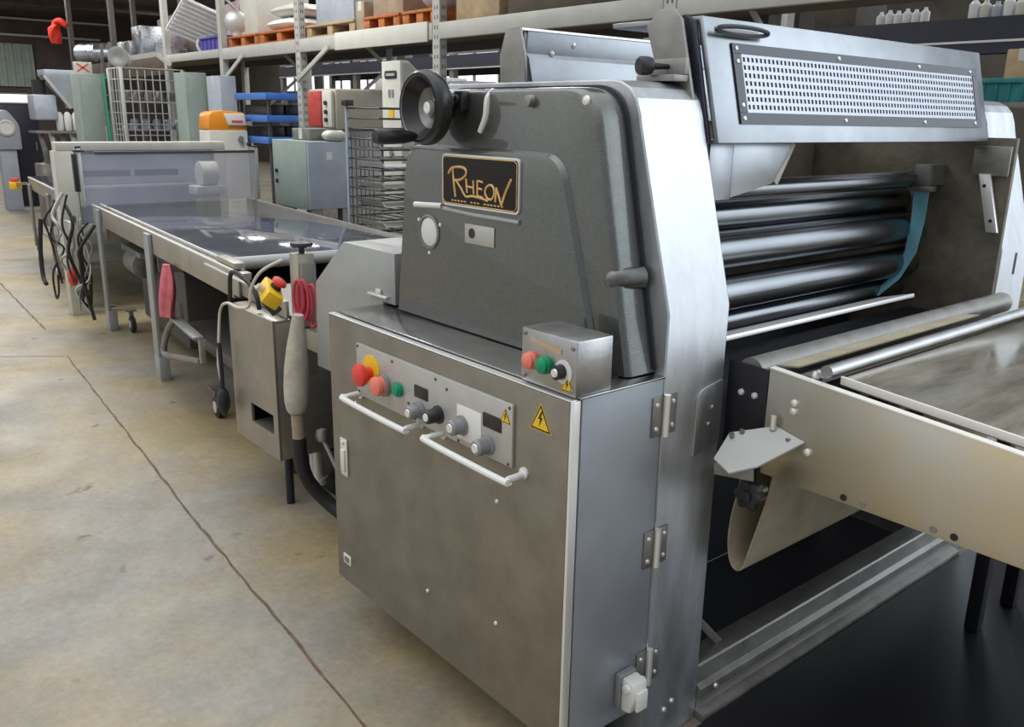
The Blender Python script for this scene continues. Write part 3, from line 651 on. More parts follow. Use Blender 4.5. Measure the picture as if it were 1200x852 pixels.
# post with knob
ps = thing('adjusting_post', 'square steel post with flat black knob at the near end of the belt table', 'post', (-1.80,.27,FL))
build('post', MB().box(-1.838,-1.765,.235,.305,.60,1.085), 'tableside', ps, .004)
build('mounting_arm', MB().box(-1.744,-1.5715,.245,.290,.72,.80), 'tableside', ps, .002)
build('side_channel_foot', MB().box(-1.7645,-1.7445,.245,.290,.72,.80), 'dull', ps)
build('knob', MB().lathe((-1.80,.27,1.086),(0,0,1),[(.012,0),(.012,.020),(.040,.024),(.045,.030),(.042,.040),(.012,.044),(0,.046)],20), 'black', ps)
build('side_channel', MB().box(-1.764,-1.745,.240,.300,.81,1.05), 'dull', ps, .002)
# emergency stop
es = thing('emergency_stop', 'yellow emergency stop box with red button hanging over the beige control box', 'button', (-1.83,.17,.95))
bb = MB(); c0 = Vector((-1.835,.150,.935)); 
def obox(mb, c, ax, hx, hy, hz):
    X_,Y_,Z_ = ax; vs = []
    for sz in (-1,1):
        for a,b in ((-1,-1),(1,-1),(1,1),(-1,1)): vs.append(c+X_*hx*a+Y_*hy*b+Z_*hz*sz)
    return mb.add(vs, [(0,3,2,1),(4,5,6,7),(0,1,5,4),(1,2,6,5),(2,3,7,6),(3,0,4,7)])
RM = Matrix.Rotation(math.radians(-20),3,'Z') @ Matrix.Rotation(math.radians(14),3,'Y') @ Matrix.Rotation(math.radians(-38),3,'X')
AX = [RM @ Vector(v) for v in ((1,0,0),(0,1,0),(0,0,1))]
ebox = build('stop_box', obox(bb, c0, AX, .072, .034, .028), 'yellow', es, .006)
build('stop_collar', MB().lathe(c0+AX[2]*.0285,AX[2],[(.022,0),(.022,.010),(0,.010)],20), 'black', es)
build('stop_button', MB().lathe(c0+AX[2]*.039,AX[2],[(.016,0),(.018,.006),(.029,.012),(.029,.022),(.02,.030),(0,.032)],22), 'red', es)
build('cable_gland', MB().cyl(c0-AX[1]*.035-AX[0]*-.01,c0-AX[1]*.062+AX[0]*.01,.013).cyl(c0-AX[0]*.073,c0-AX[0]*.105,.012), 'cream', es)
build('mount', MB().bar(c0-AX[2]*.029,c0-AX[2]*.07+Vector((.05,.05,-.02)),.04,.03), 'black', es)
mb = MB()
for i,rr_ in enumerate((.050,.058,.045,.062)):
    pts = []
    for k in range(13):
        a = 2*math.pi*k/12; pts.append((-1.700+.012*i+rr_*.40*math.cos(a), .200+.012*i+.01*math.cos(a), .935+rr_*1.30*math.sin(a)-.01*i))
    mb.tube(pts, .0065, 7, smooth=3)
coil = build('cable_coil', mb, 'redcable'); tag(coil, 'coil of red cable beside the yellow emergency stop box', 'cable')
# hose wrapped in tape
hz = thing('wrapped_hose', 'bulging tape wrapped hose hanging down beside the beige control box', 'hose', (-1.70,.18,.2))
build('wrapping', MB().tube([(-1.640,.165,.885),(-1.648,.16,.80),(-1.652,.155,.70),(-1.655,.150,.60),(-1.655,.148,.52),(-1.655,.148,.50)],[.020,.027,.038,.045,.047,.045,.036,.024],16,smooth=6), 'tape', hz)
build('sleeve', MB().cyl((-1.655,.148,.499),(-1.655,.150,.40),.024), 'cardboard', hz)
build('rubber_end', MB().tube([(-1.655,.150,.399),(-1.662,.158,.30),(-1.668,.190,.20),(-1.64,.25,.11),(-1.58,.29,.06)],.028,14,smooth=5), 'rubber', hz)
mb = MB().tube([(-1.60,.22,.40),(-1.52,.24,.28),(-1.42,.25,.12),(-1.32,.26,-.02)],.008,8,smooth=4).lathe((-1.60,.22,.41),(.2,0,-1),[(.0,-.03),(.02,-.022),(.026,0),(.02,.02),(0,.03)],14)
lk = build('linkage_rod', mb, 'dull'); tag(lk, 'thin metal rod with round end in the dark gap left of the cabinet door', 'rod')
# dark looped handle hose over the box and the cream cord with plug
lp2 = build('looped_hose', MB().tube([(-2.435,.225,.66),(-2.430,.225,.80),(-2.41,.225,.91),(-2.36,.225,.935),(-2.28,.225,.925),(-2.19,.225,.90),(-2.14,.225,.86),(-2.135,.23,.809)],.010,10,smooth=5), 'rubber')
tag(lp2, 'thin black hose arched over the top of the beige control box', 'hose')
cd = thing('power_cord', 'cream cord with a black plug hanging down the left side of the beige control box', 'cord', (-2.2,.15,.5))
build('cord', MB().tube([(-1.95,.26,1.04),(-2.02,.20,.99),(-2.06,.17,.92),(-2.085,.165,.84),(-2.20,.165,.813),(-2.33,.17,.81),(-2.425,.175,.76),(-2.432,.16,.62),(-2.43,.15,.52),(-2.415,.15,.46),(-2.40,.15,.42)],.0065,8,smooth=6), 'cream', cd)
build('plug_lead', MB().tube([(-2.405,.150,.62),(-2.40,.15,.50),(-2.402,.15,.40)],.010,8,smooth=4), 'rubber', cd)
build('plug', MB().lathe((-2.402,.15,.41),(0,0,-1),[(.014,0),(.026,.02),(.030,.06),(.026,.09),(.008,.125),(0,.13)],14), 'black', cd)

# ================================================================== CLEAR GUARD at the far end of the table
cg = thing('clear_guard', 'see-through plastic guard standing across the far end of the long belt table', 'guard', (-5.88,1.1,.9))
gx = -5.78
build('guard_sheet', MB().box(gx,gx+.008,.505,1.835,.915,1.285), 'clear', cg)
build('guard_top', MB().box(gx-.02,gx+.02,.60,1.835,1.2855,1.305), 'wire', cg, .002)
for y in (.488,1.850): build('guard_post', MB().box(gx-.015,gx+.02,y-.014,y+.014,.909,1.330), 'lightwire', cg, .002)
build('clamp', MB().box(gx-.03,gx+.04,.455,.520,1.305,1.318).cyl((gx,.49,1.319),(gx,.49,1.345),.02).box(gx-.01,gx+.03,.44,.473,1.02,1.29), 'black', cg, .003)
build('clamp', MB().box(gx-.03,gx+.04,1.80,1.88,1.331,1.340).cyl((gx,1.80,1.341),(gx,1.80,1.365),.02), 'black', cg, .002)
wb = thing('white_gantry', 'white painted box beam gantry right behind the see-through guard', 'frame', (-6.5,1.2,FL))
build('top_beam', MB().box(-6.56,-6.44,.49,1.86,1.285,1.352), 'offwhite', wb, .004)
build('leg', MB().box(-6.56,-6.44,.47,.62,FL,1.2845), 'offwhite', wb, .004)
build('leg', MB().box(-6.56,-6.44,1.76,1.86,FL,1.2845), 'offwhite', wb, .004)
build('inner_panel', MB().box(-6.515,-6.50,.6205,1.7595,.70,1.2845), 'boxgrey', wb)
build('window_slots', MB().box(-6.4995,-6.495,.66,1.05,1.075,1.125).box(-6.4995,-6.495,1.09,1.45,1.075,1.125), 'void', wb)
build('low_beam', MB().box(-6.4395,-6.40,.62,1.76,.98,1.01), 'lightwire', wb, .003)
kb2 = build('motor_unit', MB().cyl((-6.2,1.52,1.10),(-6.2,1.66,1.10),.10).box(-6.3,-6.1,1.46,1.70,.93,1.00).box(-6.28,-6.12,1.50,1.66,FL,.93), 'offwhite', None, .004)
tag(kb2, 'cream motor behind the right end of the see-through guard', 'motor')

# second conveyor beyond the guard
c2 = thing('belt_table', 'distant low conveyor beyond the see-through guard with grey legs and casters', 'conveyor', (-6.62,.66,0), TR)
T2 = lambda name, mb, mt, bevel=0, parent=None, **k: build(name, mb, mt, parent or c2, bevel, local=True, **k)
T2('side_rail', MB().box(-3.2,-.0,0,.02,.74,.86), 'tableside', .002)
T2('belt', MB().box(-3.2,-.0,.021,1.1,.83,.875), 'tabletop', .002)
T2('rail_lip', MB().box(-3.2,-.0,-.006,.012,.861,.872), 'edge')
for x in (-.15,-1.7,-3.05):
    T2('leg', MB().box(x-.06,x+.06,-.03,-.007,FL+.16,.80), 'dull', .003); T2('leg', MB().box(x-.05,x+.05,1.05,1.10,FL+.16,.829), 'dull', .003)
    caster(c2, x, .0, .075, T2)
T2('lower_shelf', MB().prism([(-3.0,.30),(-3.0,.33),(-.2,.33),(-.2,.30)],'y',.0,1.0), 'tableside')
T2('gear_cover', MB().cyl((-1.1,-.03,.55),(-1.1,.05,.55),.12).box(-1.3,-.9,.0,.04,.34,.72), 'grime', .004)
tgl = thing('cable_tangle', 'tangle of black and grey cables hanging at the near leg of the white gantry', 'cables', (-6.2,.42,.2))
random.seed(11)
for k in range(11):
    x0 = -6.30+.10*k; y0_ = .40+random.uniform(-.02,.03)
    P_ = [(x0,y0_,.92+random.uniform(-.1,.08))]; x_, y_, z_ = P_[0]
    for j in range(5):
        x_ += random.uniform(-.07,.07); y_ = .38+random.uniform(-.07,.06); z_ -= random.uniform(.08,.20); P_.append((x_,y_,max(z_,.02)))
    if k % 3 == 0: P_ += [(x_+.10,y_,z_+.05),(x_+.15,y_,z_+.2)]
    build('cable', MB().tube(P_,random.choice((.006,.008,.013)),7,smooth=5), ('rubber','rubber','dull','lightwire','rubber')[k%5], tgl)
build('connector', MB().lathe((-6.0,.40,.42),(.2,0,-1),[(.02,0),(.035,.03),(.035,.10),(.015,.13)],12), 'red', tgl)
build('long_hose', MB().tube([(-6.62,.36,.75),(-6.68,.34,.5),(-6.66,.33,.28),(-6.58,.33,.22)],.018,8,smooth=5), 'rubber', tgl)
build('hook_plate', MB().box(-6.15,-5.95,.42,.44,.60,.78), 'lightwire', tgl, .003)
T2('stop_arm', MB().bar((-3.2,.0,.80),(-3.42,-.10,.78),.03,.03), 'dull')
T2('stop_box', MB().box(-3.52,-3.40,-.17,-.05,.72,.80), 'yellow', .01)
T2('stop_button', MB().cyl((-3.46,-.11,.801),(-3.46,-.11,.84),.045), 'red')
# ================================================================== PALLET RACKING (front row y 3.1, rear row y 4.1)
rk = thing('pallet_rack', 'long grey pallet rack with slotted posts and diagonal braces, orange pallets on its beam level', 'rack', (-7,3.6,FL))
PX = (-16.0,-13.6,-11.28,-9.36,-7.36,-4.90,-2.45)
R_ = lambda name, mb, mt, bevel=0, parent=None, **k: build(name, mb, mt, parent or rk, bevel, **k)
def post(x, y, front=True, top=3.6):
    mb = MB().box(x-.05,x+.05,y,y+.012,FL,top).box(x-.05,x-.038,y+.0121,y+.07,FL,top).box(x+.038,x+.05,y+.0121,y+.07,FL,top)
    p = R_('upright_post', mb, 'rackgrey' if x > -12 else 'darkpost_shade')
    mb = MB(); z = 1.0
    while z < 2.9:
        for s in (-.018,.018): mb.box(x+s-.006,x+s+.006,y-.001,y-.0002,z,z+.030)
        for yy in (.028,.050): mb.box(x+.0501,x+.0508,y+yy-.005,y+yy+.005,z,z+.030)
        z += .075
    if front and x > -8: R_('post_slots', mb, 'rackhole', parent=p)
for x in PX: post(x, 3.06, True); post(x, 4.14, False)
for a, b in zip(PX, PX[1:]):
    R_('beam', MB().box(a+.0515,b-.0515,3.055,3.10,2.20 if a>-9.4 else (2.23 if a>-11.5 else 2.08),2.325), 'rackgrey' if a>-11.5 else 'darkwood', .004)
    R_('beam', MB().box(a+.0515,b-.0515,4.16,4.20,2.22,2.325), 'darkpost_shade')
R_('beam', MB().box(-2.39,-.2,3.055,3.10,2.20,2.325), 'rackgrey', .004)
R_('beam_sleeve', MB().box(-6.55,-5.0,3.040,3.0545,2.185,2.34), 'offwhite', .003)
for x in (-9.36,-7.36):
    R_('brace', MB().bar((x+.03,3.03,1.93),(x+.70,3.03,2.22),.02,.045), 'rackgrey', .002)
for x in PX[3:]:
    R_('side_brace', MB().bar((x,3.14,1.3),(x,4.13,2.1),.03,.03).bar((x,3.14,2.9),(x,4.13,2.1),.03,.03), 'rackgrey')
R_('deck', MB().box(-15.9,-.3,3.11,4.15,2.300,2.326), 'darkwood', label='dark boards of the upper level')
def pallet(x0, x1, y0, y1, z, lab, m_='orange'):
    p = thing('pallet', lab, 'pallet', ((x0+x1)/2,(y0+y1)/2,z), 0)
    build('deck_boards', MB().box(x0,x1,y0,y1,z+.105,z+.128), m_, p, .002)
    w_ = (x1-x0)
    for i in range(3):
        cx = x0+.05+(w_-.1)*i/2
        build('block', MB().box(cx-.05,cx+.05,y0+.01,y1-.01,z+.022,z+.1045), m_, p, .002)
    build('base_boards', MB().box(x0,x1,y0,y0+.1,z,z+.0215).box(x0,x1,y1-.1,y1,z,z+.0215), m_, p)
    return p
pallet(-9.28,-8.45,3.12,4.0,2.327,'orange pallet on the rack, leftmost of the row, beside the blue crate')
pallet(-8.40,-7.45,3.12,4.0,2.327,'orange pallet on the rack directly left of the slotted post, under white sacks')
pallet(-7.28,-6.32,3.12,4.0,2.327,'pale raw wood pallet on the rack between two orange ones','wood')
pallet(-6.15,-5.55,3.12,4.0,2.327,'orange pallet on the rack directly right of the raw wood pallet')
pallet(-5.50,-4.98,3.12,4.0,2.327,'orange pallet on the rack, rightmost of the row')
def crate(name, x0,x1,y0,y1,z0,z1, m_, lab, cat='crate', rim=.02, grp=None, rib=True):
    o = thing(name, lab, cat, ((x0+x1)/2,(y0+y1)/2,z0), 0, grp)
    t = .012
    mb = MB().box(x0,x1,y0,y1,z0,z0+t).box(x0,x0+t,y0,y1,z0+t+.0001,z1).box(x1-t,x1,y0,y1,z0+t+.0001,z1).box(x0+t,x1-t,y0,y0+t,z0+t+.0001,z1).box(x0+t,x1-t,y1-t,y1,z0+t+.0001,z1)
    build('crate_body', mb, m_, o)
    mb = MB().box(x0-rim,x1+rim,y0-rim,y0,z1-.03,z1).box(x1,x1+rim,y0,y1+rim,z1-.03,z1).box(x0-rim,x0,y0,y1+rim,z1-.03,z1)
    build('rim', mb, m_, o, .003)
    for i in range(5):
        xx = x0+(x1-x0)*(i+.5)/5; build('rib', MB().box(xx-.008,xx+.008,y0-.008,y0,z0+.01,z1-.031), m_, o)
    return o
def sack(x,y,z,sx,sy,sz,m_,lab,grp=None):
    rings = []
    for i in range(7):
        t = i/6; k = math.sin(math.pi*(.12+.76*t))**.5
        rings.append([Vector((x+sx/2*k*math.copysign(abs(math.cos(a))**.55,math.cos(a))*(1+.06*math.sin(7*a+i)), y+sy/2*k*math.copysign(abs(math.sin(a))**.55,math.sin(a)), z+sz*t)) for a in [2*math.pi*j/24 for j in range(24)]])
    o = build('sack', MB().loft(rings,True,True), m_); return tag(o, lab, 'sack', grp)
def carton(x0,x1,y0,y1,z0,z1,m_,lab,name='carton',cat='box'):
    o = thing(name, lab, cat, ((x0+x1)/2,(y0+y1)/2,z0))
    build('box_body', MB().box(x0,x1,y0,y1,z0,z1), m_, o, .008)
    build('tape_seam', MB().box((x0+x1)/2-.03,(x0+x1)/2+.03,y0-.001,y1+.001,z1,z1+.002).box((x0+x1)/2-.03,(x0+x1)/2+.03,y0-.0015,y0,z1-.08,z1), 'offwhite', o)
    return o
ZP = 2.456
crate('crate', -10.2,-9.55,3.15,3.75,2.327,2.50,'purple','dark blue purple crate on the rack at the left end of the beam')
sack(-8.05,3.5,ZP,.75,.7,.14,'white','white sack lying on the pallet left of the slotted post')
sack(-8.0,3.5,ZP+.141,.70,.66,.13,'offwhite','cream sack lying on top of the white sack')
carton(-8.95,-8.60,3.2,3.7,ZP,2.95,'offwhite','tall cream box standing on the leftmost orange pallet')
vs_ = build('valve_wheel', MB().lathe((-9.18,3.2,2.62),(1,-.3,0),[(.03,-.03),(.10,-.02),(.13,0),(.10,.02),(.03,.03)],22).cyl((-9.18,3.2,ZP),(-9.18,3.2,2.50),.05), 'lightwire'); tag(vs_, 'round pale pulley wheel on the leftmost orange pallet', 'wheel')
carton(-7.20,-6.45,3.2,3.9,ZP,2.80,'boxgrey','bluish grey box on the raw wood pallet')
carton(-6.31,-6.16,3.14,3.6,2.327,2.60,'cardboard','narrow brown carton wedged between raw wood pallet and orange pallet')
carton(-6.10,-5.60,3.2,3.9,ZP,2.85,'cardboard','brown carton on the orange pallet right of the raw wood one')
sack(-5.2,3.5,ZP,.42,.6,.22,'boxgrey','grey sack on the rightmost orange pallet')
carton(-4.75,-4.2,3.15,3.9,2.327,2.62,'wood','light brown carton on the rack boards just right of the slotted post')
carton(-4.1,-3.2,3.15,3.9,2.327,2.60,'darkwood','dark brown carton on the rack boards above the hood')

# goods on the far left stretch of the rack
def pot(name, x,y,z,r,h,m_,lab,cat='pot',flip=False):
    o = thing(name, lab, cat, (x,y,z))
    build('pot_body', MB().lathe((x,y,z),(0,0,1),[(r*.8,0),(r,.02),(r,h),(r*1.06,h),(r*1.06,h+.015),(r*.97,h+.015),(r*.96,h*.5),(0,h*.45)],26), m_, o)
    for s in (-1,1): build('handle', MB().tube([(x+s*r,y-.06,z+h*.8),(x+s*(r+.05),y-.05,z+h*.8),(x+s*(r+.05),y+.05,z+h*.8),(x+s*r,y+.06,z+h*.8)],.008,6,smooth=3), m_, o)
    return o
def duct(x,y,z,r,l,lab,rz=0.):
    o = thing('duct', lab, 'duct', (x,y,z))
    d = Vector((math.cos(rz),math.sin(rz),0)); p0 = Vector((x,y,z+r*1.13)) - d*l/2
    mb = MB().lathe(p0,d,[(r*.9,0),(r,0),(r,l*.3),(r*1.05,l*.31),(r*1.05,l*.35),(r,l*.36),(r,l),(r*.9,l),(r*.88,l*.9),(0,l*.85)],26)
    build('duct_body', mb, 'ductmetal', o)
    build('collar', MB().lathe(p0+d*l,d,[(r*1.12,0),(r*1.12,.03),(r*.9,.03),(r*.9,.0)],26), 'ductmetal', o)
    return o
duct(-15.2,3.35,2.327,.17,.9,'silver round duct lying on the far left of the rack, nearest the red cloth',.5)
duct(-14.3,3.35,2.327,.14,.7,'smaller silver round duct lying on the rack left of the silver hood box',1.0)
carton(-13.9,-13.2,3.2,3.8,2.327,2.62,'ductmetal','silver metal hood box on the rack among the ducts','metal_box')
carton(-13.05,-12.6,3.2,3.8,2.327,2.80,'ductmetal','taller silver metal box on the rack right of the ducts','metal_box')
pot('stock_pot',-12.2,3.4,2.327,.15,.20,'ductmetal','silver stock pot on the rack right of the tall metal box')
pot('stock_pot',-11.7,3.4,2.327,.12,.13,'grime','small dull pot on the rack beside the silver stock pot')
tp = thing('tarpaulin', 'mauve tarpaulin sheet draped behind the silver boxes at the upper left', 'tarpaulin', (-13,4.0,2.33))
rings = []
for i in range(9):
    x = -14.4+i*.42; rings.append([Vector((x,4.04+.03*math.sin(i*1.7),2.33)),Vector((x,4.05+.03*math.sin(i*2.1),2.75)),Vector((x,4.05+.03*math.sin(i*1.3),3.05+.04*math.sin(i))),Vector((x,4.07+.03*math.sin(i*1.3),3.05+.04*math.sin(i))),Vector((x,4.07+.03*math.sin(i*2.1),2.75)),Vector((x,4.06+.03*math.sin(i*1.7),2.33))])
build('sheet', MB().loft(rings,True,True), 'tarp', tp, angle=60)
# white ribbed tray leaning
lt = thing('ribbed_tray', 'white ribbed plastic tray leaning on the rack left of the blue purple crate', 'tray', (-10.9,3.4,2.33))
Mx = Matrix.Translation((-10.95,3.45,2.72)) @ Matrix.Rotation(math.radians(35),4,'Y') @ Matrix.Rotation(math.radians(-20),4,'X')
def xf_(mb, Mt): mb.v = [Mt @ v for v in mb.v]; return mb
build('tray_base', xf_(MB().box(-.02,.0,-.38,.38,-.26,.26), Mx), 'white', lt, .004)
mb = MB()
for i in range(9): mb.box(.0005,.03,-.36,.36,-.25+i*.06,-.232+i*.06)
build('tray_ribs', xf_(mb, Mx), 'white', lt)
dr = thing('drum', 'white drum with a dark mouth lying at the foot of the ribbed tray', 'drum', (-10.5,3.3,2.33))
build('drum_body', MB().lathe((-10.60,3.45,2.43),(.75,-.65,0),[(.10,0),(.102,.02),(.10,.3),(.075,.3),(.07,.2),(0,.18)],24), 'white', dr)
build('drum_mouth', MB().lathe(Vector((-10.60,3.45,2.43))+Vector((.75,-.65,0)).normalized()*.2,(.75,-.65,0),[(.069,0),(.069,.03),(0,.03)],20), 'void', dr)
# red cloth bundle high up
rings = []
for i in range(10):
    t = i/9; z = 3.08-.38*t; R2 = .05+.055*math.sin(t*2.6); rings.append([Vector((-16.15+R2*math.cos(a)*(1+.2*math.sin(4*a+i)), 2.86+.03*t+ (0.05 if i<3 else 0)+R2*1.0*math.sin(a), z)) for a in [2*math.pi*k/20 for k in range(20)]])
rc = thing('red_jacket', 'bright red cloth hung on the rack end at the upper left', 'cloth', (-16.1,2.9,2.7))
build('cloth_body', MB().loft(rings,True,True), mat('bright red cloth',(.80,.04,.02),0,.7), rc)
build('cloth_arm', MB().tube([(-16.1,2.90,3.05),(-15.98,2.95,3.06),(-15.9,3.02,2.98)],[.045,.055,.045],12,smooth=4), mat('bright red cloth sleeve',(.80,.04,.02),0,.7), rc)

# ================================================================== OBJECTS BEHIND THE TABLE
# grey electric cabinet by the table
ec = thing('electric_cabinet', 'pale grey steel cabinet with two plain faces standing behind the long belt table', 'cabinet', (-5.26,2.1,FL))
build('cabinet_shell', MB().box(-5.56,-4.97,1.90,2.29,.88,1.40), 'celadon', ec, .006)
build('side_door', MB().box(-4.9695,-4.95,1.905,2.285,.885,1.395), 'boxgrey', ec, .004)
build('door_pull', MB().box(-5.50,-5.48,1.885,1.8995,1.06,1.09).box(-5.50,-5.48,1.885,1.8995,1.14,1.17), 'black', ec)
build('stand', MB().box(-5.54,-5.46,1.93,2.01,FL,.879).box(-5.06,-4.98,1.93,2.01,FL,.879).box(-5.54,-5.46,2.20,2.28,FL,.879).box(-5.06,-4.98,2.20,2.28,FL,.879), 'dull', ec)
build('sticker', MB().box(-4.9495,-4.948,2.06,2.11,1.26,1.32), 'white', ec)
carton(-5.4,-5.1,2.0,2.2,1.4005,1.49,'grime','small dark box resting on the grey cabinet','small_box')
sack(-5.00,2.16,1.4005,.14,.18,.08,'offwhite','small cream bundle resting on the grey cabinet beside the dark box')
# wire shelf trolley
wr = thing('wire_trolley', 'dark wire shelf trolley between the grey cabinet and the handwheel', 'trolley', (-4.3,2.3,FL))
for x,y in ((-4.38,1.93),(-4.38,2.62),(-3.95,1.93),(-3.95,2.62)):
    build('upright', MB().box(x-.010,x+.010,y-.010,y+.010,FL+.09,1.66 if x < -4.2 and y<2 else (.80 if y<2 else 1.60)), 'boxgrey' if x < -4.2 and y<2 else 'wire', wr, .002)
    build('caster_wheel', MB().cyl((x,y-.015,FL+.045),(x,y+.015,FL+.045),.045), 'rubber', wr)
build('post_head', MB().box(-4.40,-4.33,1.90,1.96,1.661,1.70), 'black', wr, .004)
for i in range(14):
    z = .76+i*.068
    mb = MB().tube([(-4.36,1.93,z),(-4.36,2.62,z)],.006,6).tube([(-3.97,1.95,z),(-3.97,2.62,z)],.008,6).tube([(-3.97,1.95,z),(-4.36,1.95,z)],.007,6)
    for k in range(7):
        if i < 11: yy = 1.97+k*.105; mb.tube([(-4.36,yy,z),(-3.97,yy,z)],.0045,5)
    build('wire_shelf', mb, 'wire', wr)
mb = MB()
for k in range(6): mb.tube([(-4.365,1.95+k*.035,.78),(-4.365,1.95+k*.035,1.46)],.004,5)
build('side_mesh', mb, 'wire', wr)
for k,(z,mm) in enumerate(((.84,'white'),(.98,'lightwire'),(1.11,'offwhite'),(1.25,'white'))):
    o = build('baking_tray', MB().prism([(2.0,z),(2.55,z),(2.58,z+.035),(2.57,z+.035),(2.545,z+.006),(2.005,z+.006),(1.98,z+.035),(1.97,z+.035)],'x',-4.33,-4.0), mm)
    tag(o, ['white tray on the lowest level of the wire trolley','metal tray second from the bottom of the wire trolley','cream tray third from the bottom of the wire trolley','white tray, topmost on the wire trolley'][k], 'tray', 'trays on the wire trolley')
# white column machine
wc = thing('column_machine', 'tall white machine column with a sloping top, dark oval badge and yellow sign', 'machine', (-6.2,3.4,FL))
build('column', MB().prism([(2.70,FL),(2.70,2.02),(2.78,2.02),(2.98,1.86),(2.98,FL)],'x',-5.16,-4.88), 'offwhite', wc, .006)
build('side_panel', MB().prism([(2.72,.5),(2.72,2.0),(2.78,2.0),(2.965,1.85),(2.965,.5)],'x',-4.8798,-4.874), 'lightpaint', wc)
build('badge', MB().prism(clean(rounded([(-5.11,1.885),(-5.11,1.945),(-4.93,1.945),(-4.93,1.885)],[.02]*4,4)),'y',2.694,2.6998), 'black', wc, .001)
build('badge_face', MB().box(-5.085,-4.955,2.692,2.6938,1.905,1.925), 'lightwire', wc)
build('yellow_sign', MB().box(-5.055,-4.985,2.694,2.6998,1.58,1.66), 'yellow', wc)
build('dial', MB().cyl((-5.02,2.6998,1.30),(-5.02,2.685,1.30),.025).cyl((-5.02,2.6998,1.45),(-5.02,2.690,1.45),.018), 'greyknob', wc)
build('grey_labels', MB().box(-5.06,-5.03,2.696,2.6998,1.74,1.80).box(-5.01,-4.98,2.696,2.6998,1.74,1.80), 'greyknob', wc)
# beige machine with red end
bm_ = thing('drum_machine', 'beige boxy machine with a red and white end panel under the rack', 'machine', (-6.5,3.1,FL))
build('machine_body', MB().box(-6.75,-6.2,2.84,3.40,1.46,1.83), 'machbeige', bm_, .03)
build('end_panel', MB().box(-6.70,-6.42,2.80,2.8395,1.48,1.81), 'redpaint', bm_, .02)
build('end_strip', MB().box(-6.40,-6.22,2.80,2.8395,1.48,1.81), 'offwhite', bm_, .015)
for z in (1.55,1.62,1.70): build('knob', MB().cyl((-6.31,2.7995,z),(-6.31,2.78,z),.02), 'black', bm_)
build('machine_stand', MB().box(-6.70,-6.25,2.90,3.35,FL,1.4595), 'dull', bm_, .01)
# blue shelved trolley
bt = thing('blue_trolley', 'trolley with three bright blue shelves left of the slotted rack post', 'trolley', (-7.9,3.1,FL))
for z in (1.30,1.52,1.745):
    build('shelf', MB().box(-8.35,-7.58,2.80,3.45,z,z+.05).box(-8.37,-7.56,2.78,2.80,z-.01,z+.06).box(-7.58,-7.56,2.80,3.47,z-.01,z+.06), 'blue', bt, .004)
for x,y in ((-8.33,2.83),(-8.33,3.42),(-7.61,2.83),(-7.61,3.42)): build('upright', MB().box(x-.015,x+.015,y-.015,y+.015,FL,1.78), 'wire', bt)
for k,z in enumerate((1.351,1.571)):
    for j in range(3):
        o = build('black_tray', MB().box(-8.28+.0*j,-7.66,2.85+.19*j,3.02+.19*j,z,z+.115), 'black', None, .01)
        tag(o, ['black bin on the lower blue shelf, %s','black bin on the middle blue shelf, %s'][k] % ['nearest the orange machine','in the middle','nearest the rack post'][j], 'bin', 'black bins on the blue trolley')
# orange and white machine
om = thing('dough_divider', 'orange and white machine with rounded hood standing left of the blue trolley', 'machine', (-8.15,2.5,FL))
build('orange_hood', MB().prism(clean(rounded([(2.33,1.42),(2.345,1.60),(2.52,1.62),(2.75,1.60),(2.76,1.42)],[0,.06,.02,.05,0],5)),'x',-8.30,-8.02), 'machorange', om, .015)
build('white_face', MB().prism([(2.54,1.47),(2.50,1.59),(2.72,1.59),(2.74,1.47)],'x',-8.019,-8.00), 'white', om, .004)
build('base', MB().box(-8.30,-8.0,2.33,2.75,FL,1.4195), 'offwhite', om, .015)
build('knob', MB().cyl((-7.999,2.66,1.33),(-7.97,2.66,1.33),.03), 'greyknob', om)
build('red_marks', MB().box(-7.9995,-7.995,2.58,2.70,1.50,1.52), 'red', om)
# grey green cabinets and wire cage
def cab_(x0,x1,y0,y1,z1,lab):
    o = thing('tall_cabinet', lab, 'cabinet', ((x0+x1)/2,(y0+y1)/2,FL))
    build('cabinet_body', MB().box(x0,x1,y0,y1,FL,z1), 'celadon', o, .01)
    build('door_panel', MB().box(x1+.0005,x1+.015,y0+.03,y1-.03,.1,z1-.05), 'celadon', o, .004)
    build('handle', MB().box(x1+.0155,x1+.04,y1-.07,y1-.05,1.2,1.4), 'lightwire', o)
    return o
cab_(-11.35,-11.0,1.86,2.19,2.04,'pale green tall cabinet left of the wire cage, with a green cord down its side')
cab_(-9.85,-9.5,2.66,2.92,2.05,'pale green tall cabinet right of the wire cage, next to the orange machine')
carton(-9.2,-8.8,2.80,2.99,FL,2.0,'boxgrey','grey box standing between the pale green cabinet and the blue trolley')
gc = build('green_cord', MB().tube([(-10.962,2.165,2.05),(-10.962,2.16,1.7),(-10.962,2.168,1.45),(-10.962,2.165,1.1)],.016,8,smooth=5), 'greenline'); tag(gc, 'bright green cord hanging down the edge of the left pale green cabinet', 'cord')
cgx = thing('wire_cage', 'tall light wire cage trolley full of small metal parts behind the white gantry', 'cage', (-10.7,2.8,FL))
CX0,CX1,CY0,CY1 = -10.95,-10.45,2.22,2.98
for x,y in ((CX0,CY0),(CX1,CY0),(CX0,CY1),(CX1,CY1)): build('upright', MB().box(x-.02,x+.02,y-.02,y+.02,FL,2.11), 'lightwire', cgx, .003)
mb = MB()
for k in range(9): yy = CY0+.02+(CY1-CY0-.04)*k/8; mb.tube([(CX1,yy,.4),(CX1,yy,2.09)],.008,5)
for k in range(13): z = .5+k*.134; mb.tube([(CX1+.01,CY0,z),(CX1+.01,CY1,z)],.007,5)
build('front_mesh', mb, 'lightwire', cgx)
mb = MB()
